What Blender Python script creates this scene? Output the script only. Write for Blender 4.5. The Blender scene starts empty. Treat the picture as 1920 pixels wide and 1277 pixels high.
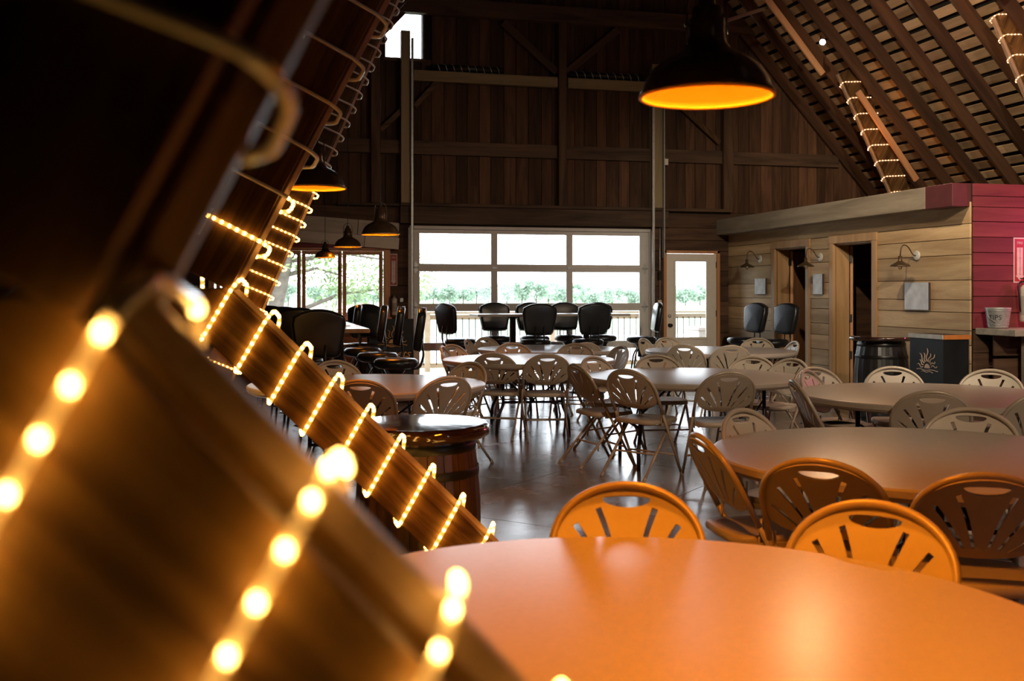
import bpy, bmesh, math, random
from mathutils import Vector, Matrix
random.seed(7)
S = bpy.context.scene
COL = S.collection
PI = math.pi

# ------------------------------------------------------------------ camera, sky, exposure
YAW = math.atan(482 / 1950)
cam = bpy.data.cameras.new('camera')
cam_o = bpy.data.objects.new('camera', cam)
COL.objects.link(cam_o)
cam_o.location = (0, 0, 1.44)
cam_o.rotation_euler = (PI / 2, 0, -YAW)
cam.sensor_width = 36
cam.lens = 36 * 1950 / 1920
cam.shift_y = -89.5 / 1920
cam.clip_start = 0.05
cam.clip_end = 3000
cam.dof.use_dof = True
cam.dof.focus_distance = 8.5
cam.dof.aperture_fstop = 3.7
S.camera = cam_o

world = bpy.data.worlds.new('overcast_sky')
S.world = world
world.use_nodes = True
wn = world.node_tree
wn.nodes['Background'].inputs[0].default_value = (0.93, 0.97, 1.0, 1)
wn.nodes['Background'].inputs[1].default_value = 7.0

S.view_settings.view_transform = 'Standard'
S.view_settings.look = 'None'
S.view_settings.exposure = 0.15
S.view_settings.gamma = 1.0
S.view_settings.use_curve_mapping = False
S.cycles.max_bounces = 8
S.cycles.diffuse_bounces = 4
S.cycles.sample_clamp_indirect = 6
S.cycles.caustics_reflective = False
S.cycles.caustics_refractive = False

YW = 15.85          # end wall with the glazed overhead door
XR = 7.61           # plank wall of the restroom block


def portal(name, loc, rot, sx, sy):
    l = bpy.data.lights.new(name, 'AREA')
    l.shape = 'RECTANGLE'
    l.size, l.size_y = sx, sy
    l.cycles.is_portal = True
    o = bpy.data.objects.new(name, l)
    o.location = loc
    o.rotation_euler = rot
    COL.objects.link(o)


portal('daylight_portal', (4.27, YW + 0.25, 1.25), (-PI / 2, 0, 0), 3.8, 2.4)
portal('daylight_portal', (0.65, YW + 0.25, 1.57), (-PI / 2, 0, 0), 2.5, 1.0)
portal('daylight_portal', (6.94, YW + 0.25, 1.33), (-PI / 2, 0, 0), 0.62, 1.3)
portal('daylight_portal', (2.21, YW + 0.25, 5.42), (-PI / 2, 0, 0), 0.6, 0.8)


# ------------------------------------------------------------------ materials
def new_mat(name):
    m = bpy.data.materials.new(name)
    m.use_nodes = True
    return m, m.node_tree.nodes, m.node_tree.links, m.node_tree.nodes['Principled BSDF']


def rgba(c):
    return (c[0], c[1], c[2], 1)


def plain(name, col, rough=0.5, metal=0.0, var=0.12, scale=12, bump=0.0, coat=0.0, spec=0.5):
    m, N, L, B = new_mat(name)
    B.inputs['Roughness'].default_value = rough
    B.inputs['Metallic'].default_value = metal
    B.inputs['Coat Weight'].default_value = coat
    B.inputs['Coat Roughness'].default_value = 0.08
    B.inputs['Specular IOR Level'].default_value = spec
    tc = N.new('ShaderNodeTexCoord')
    no = N.new('ShaderNodeTexNoise')
    no.inputs['Scale'].default_value = scale
    no.inputs['Detail'].default_value = 4
    L.new(tc.outputs['Object'], no.inputs['Vector'])
    cr = N.new('ShaderNodeValToRGB')
    cr.color_ramp.elements[0].position = 0.3
    cr.color_ramp.elements[1].position = 0.7
    cr.color_ramp.elements[0].color = rgba([x * (1 - var) for x in col])
    cr.color_ramp.elements[1].color = rgba([min(1, x * (1 + var)) for x in col])
    L.new(no.outputs['Fac'], cr.inputs['Fac'])
    L.new(cr.outputs['Color'], B.inputs['Base Color'])
    if bump:
        b = N.new('ShaderNodeBump')
        b.inputs['Strength'].default_value = bump
        b.inputs['Distance'].default_value = 0.01
        L.new(no.outputs['Fac'], b.inputs['Height'])
        L.new(b.outputs['Normal'], B.inputs['Normal'])
    return m


def wood(name, c1, c2, axis='Z', rough=0.7, grain=9, rnd=0.45, spec=0.3, bump=0.35, turn=0.0):
    """Board wood: grain stretched along AXIS, every board with its own tone and figure."""
    m, N, L, B = new_mat(name)
    tc = N.new('ShaderNodeTexCoord')
    oi = N.new('ShaderNodeObjectInfo')
    mp = N.new('ShaderNodeMapping')
    st = 0.09
    sc = {'X': (st, 1, 1), 'Y': (1, st, 1), 'Z': (1, 1, st)}[axis]
    mp.inputs['Scale'].default_value = [x * grain for x in sc]
    vr = N.new('ShaderNodeVectorRotate')
    vr.rotation_type = 'Y_AXIS'
    vr.inputs['Angle'].default_value = turn
    L.new(tc.outputs['Object'], vr.inputs['Vector'])
    L.new(vr.outputs['Vector'], mp.inputs['Vector'])
    mul = N.new('ShaderNodeMath')
    mul.operation = 'MULTIPLY'
    mul.inputs[1].default_value = 37.0
    L.new(oi.outputs['Random'], mul.inputs[0])
    L.new(mul.outputs[0], mp.inputs['Location'])
    no = N.new('ShaderNodeTexNoise')
    no.inputs['Scale'].default_value = 1.0
    no.inputs['Detail'].default_value = 7
    no.inputs['Roughness'].default_value = 0.65
    no.inputs['Distortion'].default_value = 0.6
    L.new(mp.outputs['Vector'], no.inputs['Vector'])
    cr = N.new('ShaderNodeValToRGB')
    cr.color_ramp.elements[0].position = 0.33
    cr.color_ramp.elements[1].position = 0.68
    cr.color_ramp.elements[0].color = rgba(c1)
    cr.color_ramp.elements[1].color = rgba(c2)
    L.new(no.outputs['Fac'], cr.inputs['Fac'])
    hs = N.new('ShaderNodeHueSaturation')
    mr = N.new('ShaderNodeMapRange')
    mr.inputs['To Min'].default_value = 1 - rnd
    mr.inputs['To Max'].default_value = 1 + rnd
    L.new(oi.outputs['Random'], mr.inputs['Value'])
    L.new(mr.outputs['Result'], hs.inputs['Value'])
    L.new(cr.outputs['Color'], hs.inputs['Color'])
    L.new(hs.outputs['Color'], B.inputs['Base Color'])
    B.inputs['Roughness'].default_value = rough
    B.inputs['Specular IOR Level'].default_value = spec
    b = N.new('ShaderNodeBump')
    b.inputs['Strength'].default_value = bump
    b.inputs['Distance'].default_value = 0.004
    L.new(no.outputs['Fac'], b.inputs['Height'])
    L.new(b.outputs['Normal'], B.inputs['Normal'])
    return m


def emit(name, col, strength):
    m, N, L, B = new_mat(name)
    B.inputs['Base Color'].default_value = rgba(col)
    B.inputs['Emission Color'].default_value = rgba(col)
    B.inputs['Emission Strength'].default_value = strength
    return m


def glass_mat(name, tint=(0.96, 0.98, 1.0)):
    m, N, L, B = new_mat(name)
    N.remove(B)
    tr = N.new('ShaderNodeBsdfTransparent')
    tr.inputs[0].default_value = rgba(tint)
    gl = N.new('ShaderNodeBsdfGlossy')
    gl.inputs['Roughness'].default_value = 0.02
    fr = N.new('ShaderNodeFresnel')
    fr.inputs[0].default_value = 1.45
    mx = N.new('ShaderNodeMixShader')
    L.new(fr.outputs[0], mx.inputs[0])
    L.new(tr.outputs[0], mx.inputs[1])
    L.new(gl.outputs[0], mx.inputs[2])
    L.new(mx.outputs[0], N['Material Output'].inputs['Surface'])
    return m


MT = {}
MT['floor'] = None
m, N, L, B = new_mat('polished_concrete')
tc = N.new('ShaderNodeTexCoord')
n1 = N.new('ShaderNodeTexNoise'); n1.inputs['Scale'].default_value = 0.9; n1.inputs['Detail'].default_value = 6
n2 = N.new('ShaderNodeTexNoise'); n2.inputs['Scale'].default_value = 4.5; n2.inputs['Detail'].default_value = 8
L.new(tc.outputs['Object'], n1.inputs['Vector']); L.new(tc.outputs['Object'], n2.inputs['Vector'])
cr = N.new('ShaderNodeValToRGB')
cr.color_ramp.elements[0].position = 0.35; cr.color_ramp.elements[1].position = 0.7
cr.color_ramp.elements[0].color = (0.17, 0.135, 0.12, 1); cr.color_ramp.elements[1].color = (0.27, 0.235, 0.215, 1)
mx = N.new('ShaderNodeMix'); mx.data_type = 'FLOAT'; mx.inputs[0].default_value = 0.45
L.new(n1.outputs['Fac'], mx.inputs[2]); L.new(n2.outputs['Fac'], mx.inputs[3])
L.new(mx.outputs[0], cr.inputs['Fac']); L.new(cr.outputs['Color'], B.inputs['Base Color'])
mr = N.new('ShaderNodeMapRange'); mr.inputs['From Min'].default_value = 0.3; mr.inputs['From Max'].default_value = 0.7
mr.inputs['To Min'].default_value = 0.17; mr.inputs['To Max'].default_value = 0.30
L.new(n2.outputs['Fac'], mr.inputs['Value']); L.new(mr.outputs['Result'], B.inputs['Roughness'])
B.inputs['Coat Weight'].default_value = 0.6; B.inputs['Coat Roughness'].default_value = 0.16
bp = N.new('ShaderNodeBump'); bp.inputs['Strength'].default_value = 0.07; bp.inputs['Distance'].default_value = 0.01
L.new(n1.outputs['Fac'], bp.inputs['Height']); L.new(bp.outputs['Normal'], B.inputs['Normal'])
MT['floor'] = m

MT['joint'] = plain('joint_dark', (0.02, 0.018, 0.016), 0.9)
MT['barn'] = wood('dark_barn_board', (0.042, 0.019, 0.010), (0.125, 0.062, 0.032), 'Z', 0.75, 10, 0.4)
MT['barnh'] = wood('dark_barn_board_level', (0.045, 0.022, 0.013), (0.12, 0.064, 0.036), 'X', 0.75, 10, 0.4)
MT['beam'] = wood('old_beam_wood', (0.045, 0.024, 0.013), (0.14, 0.078, 0.045), 'Z', 0.7, 8, 0.2)
MT['beamx'] = wood('old_beam_wood_level', (0.045, 0.026, 0.015), (0.14, 0.082, 0.05), 'X', 0.7, 8, 0.2)
MT['grey'] = wood('weathered_grey_board', (0.26, 0.22, 0.175), (0.46, 0.40, 0.33), 'X', 0.8, 7, 0.15)
MT['greylit'] = wood('daylit_grey_board', (0.40, 0.35, 0.29), (0.62, 0.55, 0.46), 'X', 0.8, 7, 0.15)  # lightened copy of the grey board, missing daylight put into the colour
MT['greyy'] = wood('weathered_grey_board_y', (0.22, 0.18, 0.14), (0.38, 0.32, 0.255), 'Y', 0.8, 7, 0.1)
MT['fresh'] = wood('fresh_sawn_oak', (0.34, 0.21, 0.105), (0.60, 0.43, 0.25), 'Y', 0.6, 6, 0.32)
MT['trim'] = wood('oak_trim', (0.34, 0.19, 0.085), (0.50, 0.31, 0.16), 'Z', 0.5, 8, 0.12)
MT['trimr'] = wood('reddish_pine_trim', (0.46, 0.20, 0.09), (0.64, 0.35, 0.18), 'Z', 0.45, 8, 0.1)
MT['red'] = wood('red_painted_board', (0.12, 0.020, 0.026), (0.22, 0.045, 0.05), 'X', 0.6, 6, 0.15)
MT['darkred'] = plain('dark_red_paint', (0.10, 0.018, 0.022), 0.6)
MT['pale'] = wood('pale_new_lumber', (0.24, 0.18, 0.095), (0.38, 0.30, 0.17), 'Z', 0.7, 6, 0.1)
MT['palex'] = wood('pale_new_lumber_x', (0.24, 0.18, 0.095), (0.38, 0.30, 0.17), 'X', 0.7, 6, 0.1)
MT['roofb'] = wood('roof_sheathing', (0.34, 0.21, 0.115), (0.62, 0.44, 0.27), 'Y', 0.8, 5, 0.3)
MT['rafter'] = wood('rafter_wood', (0.035, 0.015, 0.007), (0.10, 0.045, 0.022), 'X', 0.75, 6, 0.25)
MT['ribw'] = wood('rib_plank_wood', (0.030, 0.013, 0.004), (0.17, 0.09, 0.03), 'Z', 0.5, 16, 0.12, 0.3, 0.35, -0.468)
MT['ribx'] = wood('rope_lit_leg_plank', (0.045, 0.019, 0.005), (0.30, 0.17, 0.055), 'Z', 0.5, 16, 0.12, 0.3, 0.35, 0.785)  # lighter than the rafter planks: rope glow put into the colour
MT['batten'] = wood('daylit_rib_edge', (0.22, 0.14, 0.09), (0.36, 0.25, 0.17), 'Z', 0.5, 12, 0.1)  # paler than the rib planks: daylight on their edges put into the colour
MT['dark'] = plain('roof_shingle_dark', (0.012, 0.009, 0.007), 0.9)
MT['gate'] = plain('grey_painted_steel', (0.62, 0.59, 0.57), 0.45, 0.0, 0.04)
MT['white'] = plain('white_door_paint', (0.78, 0.72, 0.65), 0.4, 0, 0.03)
MT['galv'] = plain('galvanised_steel', (0.50, 0.52, 0.52), 0.38, 0.5, 0.15, 30)
MT['black'] = plain('black_metal', (0.014, 0.013, 0.013), 0.35, 0.3)
MT['chrome'] = plain('chrome', (0.7, 0.7, 0.72), 0.12, 1.0, 0.02)
MT['vinyl'] = plain('black_vinyl', (0.012, 0.013, 0.016), 0.3, 0, 0.1, 10)
MT['chair'] = plain('beige_chair_plastic', (0.50, 0.42, 0.335), 0.42, 0, 0.03, 40)
MT['chairf'] = plain('beige_enamel_tube', (0.48, 0.395, 0.31), 0.3, 0.1, 0.03, 40)
MT['table'] = plain('grey_table_plastic', (0.45, 0.39, 0.34), 0.29, 0, 0.05, 60, 0.03, 0, 0.65)
MT['tleg'] = plain('dark_table_leg', (0.022, 0.016, 0.022), 0.35, 0.2)
MT['shade'] = plain('bronze_shade', (0.095, 0.062, 0.034), 0.25, 0.4, 0.2, 20)
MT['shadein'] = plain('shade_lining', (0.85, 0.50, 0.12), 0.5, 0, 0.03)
MT['lamp'] = emit('warm_bulb', (1.0, 0.36, 0.012), 42.0)
MT['spot'] = emit('white_spot_face', (1.0, 0.9, 0.95), 30.0)
MT['rope'] = plain('clear_rope_tube', (0.72, 0.71, 0.70), 0.15, 0, 0.05, 30, 0, 0.6)
m, N, L, B = new_mat('lit_rope_tube')
B.inputs['Base Color'].default_value = (0.9, 0.75, 0.5, 1)
B.inputs['Roughness'].default_value = 0.15
B.inputs['Emission Color'].default_value = (1.0, 0.5, 0.12, 1)
B.inputs['Emission Strength'].default_value = 0.35
B.inputs['Alpha'].default_value = 0.35
MT['ropelit'] = m
MT['bulb'] = emit('rope_bulb', (1.0, 0.55, 0.12), 24.0)
MT['bulbfar'] = emit('rope_bulb_far', (1.0, 0.60, 0.36), 9.0)
MT['barrel'] = wood('dark_barrel_stave', (0.028, 0.014, 0.008), (0.10, 0.05, 0.026), 'Z', 0.35, 12, 0.15, 0.5)
MT['slab'] = plain('lacquered_slab', (0.035, 0.016, 0.012), 0.10, 0, 0.5, 9, 0.25, 1.0)
MT['blackbar'] = wood('black_barrel_stave', (0.008, 0.008, 0.009), (0.028, 0.027, 0.03), 'Z', 0.35, 12, 0.2, 0.5)
MT['bartop'] = wood('bar_table_wood', (0.34, 0.17, 0.08), (0.50, 0.29, 0.15), 'Y', 0.16, 8, 0.1, 0.6)
MT['canvas'] = plain('canvas_print', (0.56, 0.58, 0.66), 0.5, 0, 0.18, 9)
MT['canvedge'] = plain('canvas_edge', (0.05, 0.035, 0.045), 0.7)
MT['board'] = plain('black_sign_panel', (0.008, 0.009, 0.010), 0.5, 0, 0.4, 5, 0, 0, 0.3)
MT['gold'] = plain('gold_lettering', (0.62, 0.30, 0.08), 0.5)
MT['cream'] = plain('cream_lettering', (0.62, 0.47, 0.36), 0.5)
MT['signw'] = plain('sign_white', (0.62, 0.52, 0.48), 0.5)
MT['signr'] = plain('sign_red', (0.35, 0.03, 0.02), 0.5)
MT['extw'] = plain('extinguisher_white', (0.50, 0.45, 0.40), 0.35)
MT['label'] = plain('label_grey', (0.30, 0.27, 0.25), 0.5)
MT['ink'] = plain('dark_ink', (0.03, 0.03, 0.04), 0.6)
MT['glass'] = glass_mat('window_glass')
MT['clearbulb'] = glass_mat('clear_bulb_glass', (0.9, 0.88, 0.85))
MT['deck'] = wood('deck_board', (0.45, 0.36, 0.26), (0.62, 0.52, 0.40), 'X', 0.8, 5, 0.1)
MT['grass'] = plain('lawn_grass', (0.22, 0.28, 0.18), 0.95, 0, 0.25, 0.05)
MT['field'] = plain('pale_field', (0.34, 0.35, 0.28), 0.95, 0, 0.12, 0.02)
MT['gravel'] = plain('pale_gravel', (0.5, 0.48, 0.44), 0.95, 0, 0.1, 2)
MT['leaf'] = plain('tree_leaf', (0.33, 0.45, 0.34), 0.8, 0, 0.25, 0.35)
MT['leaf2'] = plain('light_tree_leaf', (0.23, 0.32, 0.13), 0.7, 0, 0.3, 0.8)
MT['bark'] = plain('bark', (0.14, 0.115, 0.095), 0.95, 0, 0.3, 6)
MT['orange'] = plain('lamp_lit_edge', (0.5, 0.17, 0.04), 0.4)  # lamp light on the podium edge put into the colour
MT['seatwhite'] = plain('white_edge', (0.55, 0.54, 0.52), 0.35)
MT['green_led'] = emit('green_led', (0.1, 1.0, 0.4), 5)


# ------------------------------------------------------------------ mesh helpers
class MB:
    """Collects shapes; build() links them as one mesh object."""

    def __init__(self):
        self.v, self.f, self.sm = [], [], []

    def add(self, vs, fs, smooth=False, mat=None):
        b = len(self.v)
        if mat is not None:
            vs = [mat @ Vector(p) for p in vs]
        self.v += [tuple(p) for p in vs]
        self.f += [tuple(i + b for i in f) for f in fs]
        self.sm += [smooth] * len(fs)
        return self

    def box(self, x0, x1, y0, y1, z0, z1, mat=None):
        vs = [(x, y, z) for z in (z0, z1) for x, y in ((x0, y0), (x1, y0), (x1, y1), (x0, y1))]
        fs = [(0, 3, 2, 1), (4, 5, 6, 7), (0, 1, 5, 4), (1, 2, 6, 5), (2, 3, 7, 6), (3, 0, 4, 7)]
        return self.add(vs, fs, False, mat)

    def cbox(self, x0, x1, y0, y1, z0, z1, c=0.004, mat=None):
        """box with chamfered edges (24 vertices)"""
        vs, idx = [], {}
        lo, hi = (x0, y0, z0), (x1, y1, z1)
        for sx in (0, 1):
            for sy in (0, 1):
                for sz in (0, 1):
                    s3 = (sx, sy, sz)
                    for ax in range(3):
                        p = []
                        for k in range(3):
                            e = hi[k] if s3[k] else lo[k]
                            if k != ax:
                                e += -c if s3[k] else c
                            p.append(e)
                        idx[(s3, ax)] = len(vs)
                        vs.append(p)
        fs = []
        for ax in range(3):
            a, b = [k for k in range(3) if k != ax]
            for s in (0, 1):
                q = []
                for u, w in ((0, 0), (1, 0), (1, 1), (0, 1)):
                    t = [0, 0, 0]
                    t[ax] = s; t[a] = u; t[b] = w
                    q.append(idx[(tuple(t), ax)])
                fs.append(q)
        for ax in range(3):
            a, b = [k for k in range(3) if k != ax]
            for u in (0, 1):
                for w in (0, 1):
                    t0 = [0, 0, 0]; t1 = [0, 0, 0]
                    t0[a] = t1[a] = u; t0[b] = t1[b] = w; t1[ax] = 1
                    t0, t1 = tuple(t0), tuple(t1)
                    fs.append([idx[(t0, a)], idx[(t1, a)], idx[(t1, b)], idx[(t0, b)]])
        for sx in (0, 1):
            for sy in (0, 1):
                for sz in (0, 1):
                    fs.append([idx[((sx, sy, sz), k)] for k in range(3)])
        return self.add(vs, fs, False, mat)

    def tube(self, pts, r, n=8, closed=False, cap=True, mat=None):
        pts = [Vector(p) for p in pts]
        m_ = len(pts)
        rs = r if isinstance(r, (list, tuple)) else [r] * m_
        tang = []
        for i in range(m_):
            a = pts[(i - 1) % m_] if (i > 0 or closed) else pts[i]
            b = pts[(i + 1) % m_] if (i < m_ - 1 or closed) else pts[i]
            t = (b - a)
            tang.append(t.normalized() if t.length > 1e-9 else Vector((0, 0, 1)))
        up = Vector((0, 0, 1)) if abs(tang[0].z) < 0.9 else Vector((1, 0, 0))
        nrm = (up - tang[0] * up.dot(tang[0])).normalized()
        vs, fs = [], []
        for i in range(m_):
            nrm = nrm - tang[i] * nrm.dot(tang[i])
            nrm = nrm.normalized() if nrm.length > 1e-6 else tang[i].orthogonal().normalized()
            bi = tang[i].cross(nrm)
            for k in range(n):
                a = 2 * PI * k / n
                vs.append(pts[i] + (nrm * math.cos(a) + bi * math.sin(a)) * rs[i])
        for i in range(m_ - (0 if closed else 1)):
            j = (i + 1) % m_
            for k in range(n):
                k2 = (k + 1) % n
                fs.append((i * n + k, i * n + k2, j * n + k2, j * n + k))
        if cap and not closed:
            fs.append(tuple(range(n))[::-1])
            fs.append(tuple((m_ - 1) * n + k for k in range(n)))
        return self.add(vs, fs, True, mat)

    def lathe(self, prof, n=32, mat=None, smooth=True, rim=None):
        vs, fs = [], []
        for i, (r, z) in enumerate(prof):
            for k in range(n):
                a = 2 * PI * k / n
                rr = r if rim is None else r * rim(a, i)
                vs.append((rr * math.cos(a), rr * math.sin(a), z))
        for i in range(len(prof) - 1):
            for k in range(n):
                k2 = (k + 1) % n
                fs.append((i * n + k, i * n + k2, (i + 1) * n + k2, (i + 1) * n + k))
        if prof[0][0] > 1e-5:
            fs.append(tuple(range(n))[::-1])
        if prof[-1][0] > 1e-5:
            fs.append(tuple((len(prof) - 1) * n + k for k in range(n)))
        return self.add(vs, fs, smooth, mat)

    def open_lathe(self, prof, n=32, mat=None):
        vs, fs = [], []
        for (r, z) in prof:
            for k in range(n):
                a = 2 * PI * k / n
                vs.append((r * math.cos(a), r * math.sin(a), z))
        for i in range(len(prof) - 1):
            for k in range(n):
                k2 = (k + 1) % n
                fs.append((i * n + k, i * n + k2, (i + 1) * n + k2, (i + 1) * n + k))
        return self.add(vs, fs, True, mat)

    def padded(self, outline, t, rings, mat=None):
        """cushion: outline in (x,z), rings = [(y fraction, scale)], smooth pillow"""
        cx = sum(p[0] for p in outline) / len(outline)
        cz = sum(p[1] for p in outline) / len(outline)
        n = len(outline)
        vs, fs = [], []
        for y, sc in rings:
            for x, z in outline:
                vs.append((cx + (x - cx) * sc, y * t, cz + (z - cz) * sc))
        for i in range(len(rings) - 1):
            for k in range(n):
                k2 = (k + 1) % n
                fs.append((i * n + k, i * n + k2, (i + 1) * n + k2, (i + 1) * n + k))
        a = len(vs)
        vs.append((cx, rings[0][0] * t, cz)); vs.append((cx, rings[-1][0] * t, cz))
        for k in range(n):
            k2 = (k + 1) % n
            fs.append((a, k2, k))
            fs.append((a + 1, (len(rings) - 1) * n + k, (len(rings) - 1) * n + k2))
        return self.add(vs, fs, True, mat)

    def mesh(self, name, mat):
        me = bpy.data.meshes.new(name)
        me.from_pydata(self.v, [], self.f)
        me.polygons.foreach_set('use_smooth', self.sm)
        bm = bmesh.new(); bm.from_mesh(me)
        bmesh.ops.recalc_face_normals(bm, faces=bm.faces)
        bm.to_mesh(me); bm.free()
        for mm in (mat if isinstance(mat, (list, tuple)) else [mat]):
            me.materials.append(mm)
        return me

    def build(self, name, mat, parent=None, loc=None, rot=None):
        return put(name, self.mesh(name, mat), parent, loc, rot)


def put(name, me, parent=None, loc=None, rot=None):
    o = bpy.data.objects.new(name, me)
    COL.objects.link(o)
    if parent is not None:
        o.parent = parent
    if loc is not None:
        o.location = loc
    if rot is not None:
        o.rotation_euler = rot
    return o


def smooth_by_angle(me, ang=0.7):
    bm = bmesh.new(); bm.from_mesh(me)
    for e in bm.edges:
        if len(e.link_faces) == 2 and e.calc_face_angle(0) > ang:
            e.smooth = False
    bm.to_mesh(me); bm.free()
    return me


def thing(name, label, cat, loc=(0, 0, 0), rz=0.0, group=None):
    o = bpy.data.objects.new(name, None)
    COL.objects.link(o)
    o.empty_display_size = 0.1
    o.location = loc
    o.rotation_euler = (0, 0, rz)
    o['label'] = label
    o['category'] = cat
    if group:
        o['group'] = group
    return o


def tag(o, label, cat, group=None):
    o['label'] = label
    o['category'] = cat
    if group:
        o['group'] = group
    return o


def struct(o):
    o['kind'] = 'structure'
    return o


def copy_tree(o, parent=None):
    c = o.copy()
    COL.objects.link(c)
    c.parent = parent
    for ch in list(o.children):
        copy_tree(ch, c)
    return c


def fillet(pts, r, k=4):
    pts = [Vector(p) for p in pts]
    out = [pts[0]]
    for i in range(1, len(pts) - 1):
        a, p, b = pts[i - 1], pts[i], pts[i + 1]
        da, db = (a - p), (b - p)
        ra = min(r, da.length * 0.48); rb = min(r, db.length * 0.48)
        A = p + da.normalized() * ra; B_ = p + db.normalized() * rb
        for j in range(k + 1):
            t = j / k
            out.append(A * (1 - t) ** 2 + p * 2 * t * (1 - t) + B_ * t * t)
    out.append(pts[-1])
    return out


def resample(pts, step, off=0.0):
    out, acc, nxt = [], 0.0, off
    for i in range(len(pts) - 1):
        a, b = pts[i], pts[i + 1]
        l = (b - a).length
        while nxt <= acc + l and l > 0:
            out.append(a.lerp(b, (nxt - acc) / l))
            nxt += step
        acc += l
    return out


def text_mesh(txt, size, mat, extrude=0.001, shear=0.0):
    cu = bpy.data.curves.new('lettering', 'FONT')
    cu.body = txt
    cu.size = size
    cu.extrude = extrude
    cu.shear = shear
    cu.align_x = 'CENTER'
    cu.align_y = 'CENTER'
    cu.resolution_u = 3
    ob = bpy.data.objects.new('tmp', cu)
    COL.objects.link(ob)
    dg = bpy.context.evaluated_depsgraph_get()
    dg.update()
    me = bpy.data.meshes.new_from_object(ob.evaluated_get(dg))
    bpy.data.objects.remove(ob)
    me.materials.clear()
    me.materials.append(mat)
    return me


# ------------------------------------------------------------------ floor
fl = struct(MB().box(-2.6, 12.6, -4.2, YW + 0.3, -0.3, -0.02).build('floor', MT['joint']))


def clip(poly, x0, x1, y0, y1):
    def cut(ps, inside, inter):
        out = []
        for i in range(len(ps)):
            a, b = ps[i - 1], ps[i]
            if inside(b):
                if not inside(a):
                    out.append(inter(a, b))
                out.append(b)
            elif inside(a):
                out.append(inter(a, b))
        return out
    for ax, lim, sg in ((0, x0, 1), (0, x1, -1), (1, y0, 1), (1, y1, -1)):
        if not poly:
            break
        ins = lambda p: (p[ax] - lim) * sg >= 0
        def itx(a, b, ax=ax, lim=lim):
            t = (lim - a[ax]) / (b[ax] - a[ax])
            return (a[0] + (b[0] - a[0]) * t, a[1] + (b[1] - a[1]) * t)
        poly = cut(poly, ins, itx)
    return poly


# saw-cut slabs, laid diagonally as in the photograph
C0 = Vector((2.03, 9.40))
e1 = Vector((0.72, 0.69)).normalized(); e2 = Vector((-e1.y, e1.x))
P_ = 1.22
for i in range(-14, 15):
    for j in range(-14, 15):
        g = 0.004
        q = []
        for a, b in ((g, g), (P_ - g, g), (P_ - g, P_ - g), (g, P_ - g)):
            p = C0 + e1 * (i * P_ + a) + e2 * (j * P_ + b)
            q.append((p.x, p.y))
        q = clip(q, -2.2, 12.2, -4.0, YW + 0.12)
        if len(q) < 3:
            continue
        ar = abs(sum(q[k - 1][0] * q[k][1] - q[k][0] * q[k - 1][1] for k in range(len(q)))) / 2
        if ar < 0.01:
            continue
        n = len(q)
        mb = MB().add([(x, y, -0.02) for x, y in q] + [(x, y, 0.0) for x, y in q],
                      [tuple(range(n, 2 * n)), tuple(range(n))[::-1]] + [(k, (k + 1) % n, n + (k + 1) % n, n + k) for k in range(n)])
        mb.build('floor_slab', MT['floor'], fl)


# ------------------------------------------------------------------ walls
def grid_wall(name, axis, pos, thick, u0, u1, z0, z1, holes, mat):
    """solid wall with rectangular holes; axis 'Y': wall in the XZ plane at y=pos"""
    us = sorted({u0, u1} | {h for ho in holes for h in ho[:2]})
    zs = sorted({z0, z1} | {h for ho in holes for h in ho[2:]})
    mb = MB()
    for a, b in zip(us, us[1:]):
        for c, d in zip(zs, zs[1:]):
            um, zm = (a + b) / 2, (c + d) / 2
            if any(h[0] < um < h[1] and h[2] < zm < h[3] for h in holes):
                continue
            if axis == 'Y':
                mb.box(a, b, pos, pos + thick, c, d)
            else:
                mb.box(pos, pos + thick, a, b, c, d)
    return struct(mb.build(name, mat))


def planks_v(parent, name, y, thick, u0, u1, z0f, z1f, w, holes, mat, jit=0.006):
    """upright boards side by side on the wall, cut around the holes"""
    u = u0
    while u < u1 - 0.02:
        ww = min(w * random.uniform(0.82, 1.18), u1 - u)
        a, b = u + 0.003, u + ww - 0.003
        lo, hi = z0f, z1f(0.5 * (a + b))
        segs = [(lo, hi)]
        for h in holes:
            if h[0] < b and h[1] > a:
                ns = []
                for s0, s1 in segs:
                    if h[2] > s0 + 0.02:
                        ns.append((s0, min(s1, h[2])))
                    if h[3] < s1 - 0.02:
                        ns.append((max(s0, h[3]), s1))
                segs = [s for s in ns if s[1] - s[0] > 0.03]
        for s0, s1 in segs:
            p = random.uniform(0, jit)
            L0 = s1 - s0
            o = MB().cbox(-(b - a) / 2, (b - a) / 2, -thick - p, 0, -L0 / 2, L0 / 2, 0.003).build(name, mat, parent)
            o.location = ((a + b) / 2, y, (s0 + s1) / 2)
        u += ww


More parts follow.
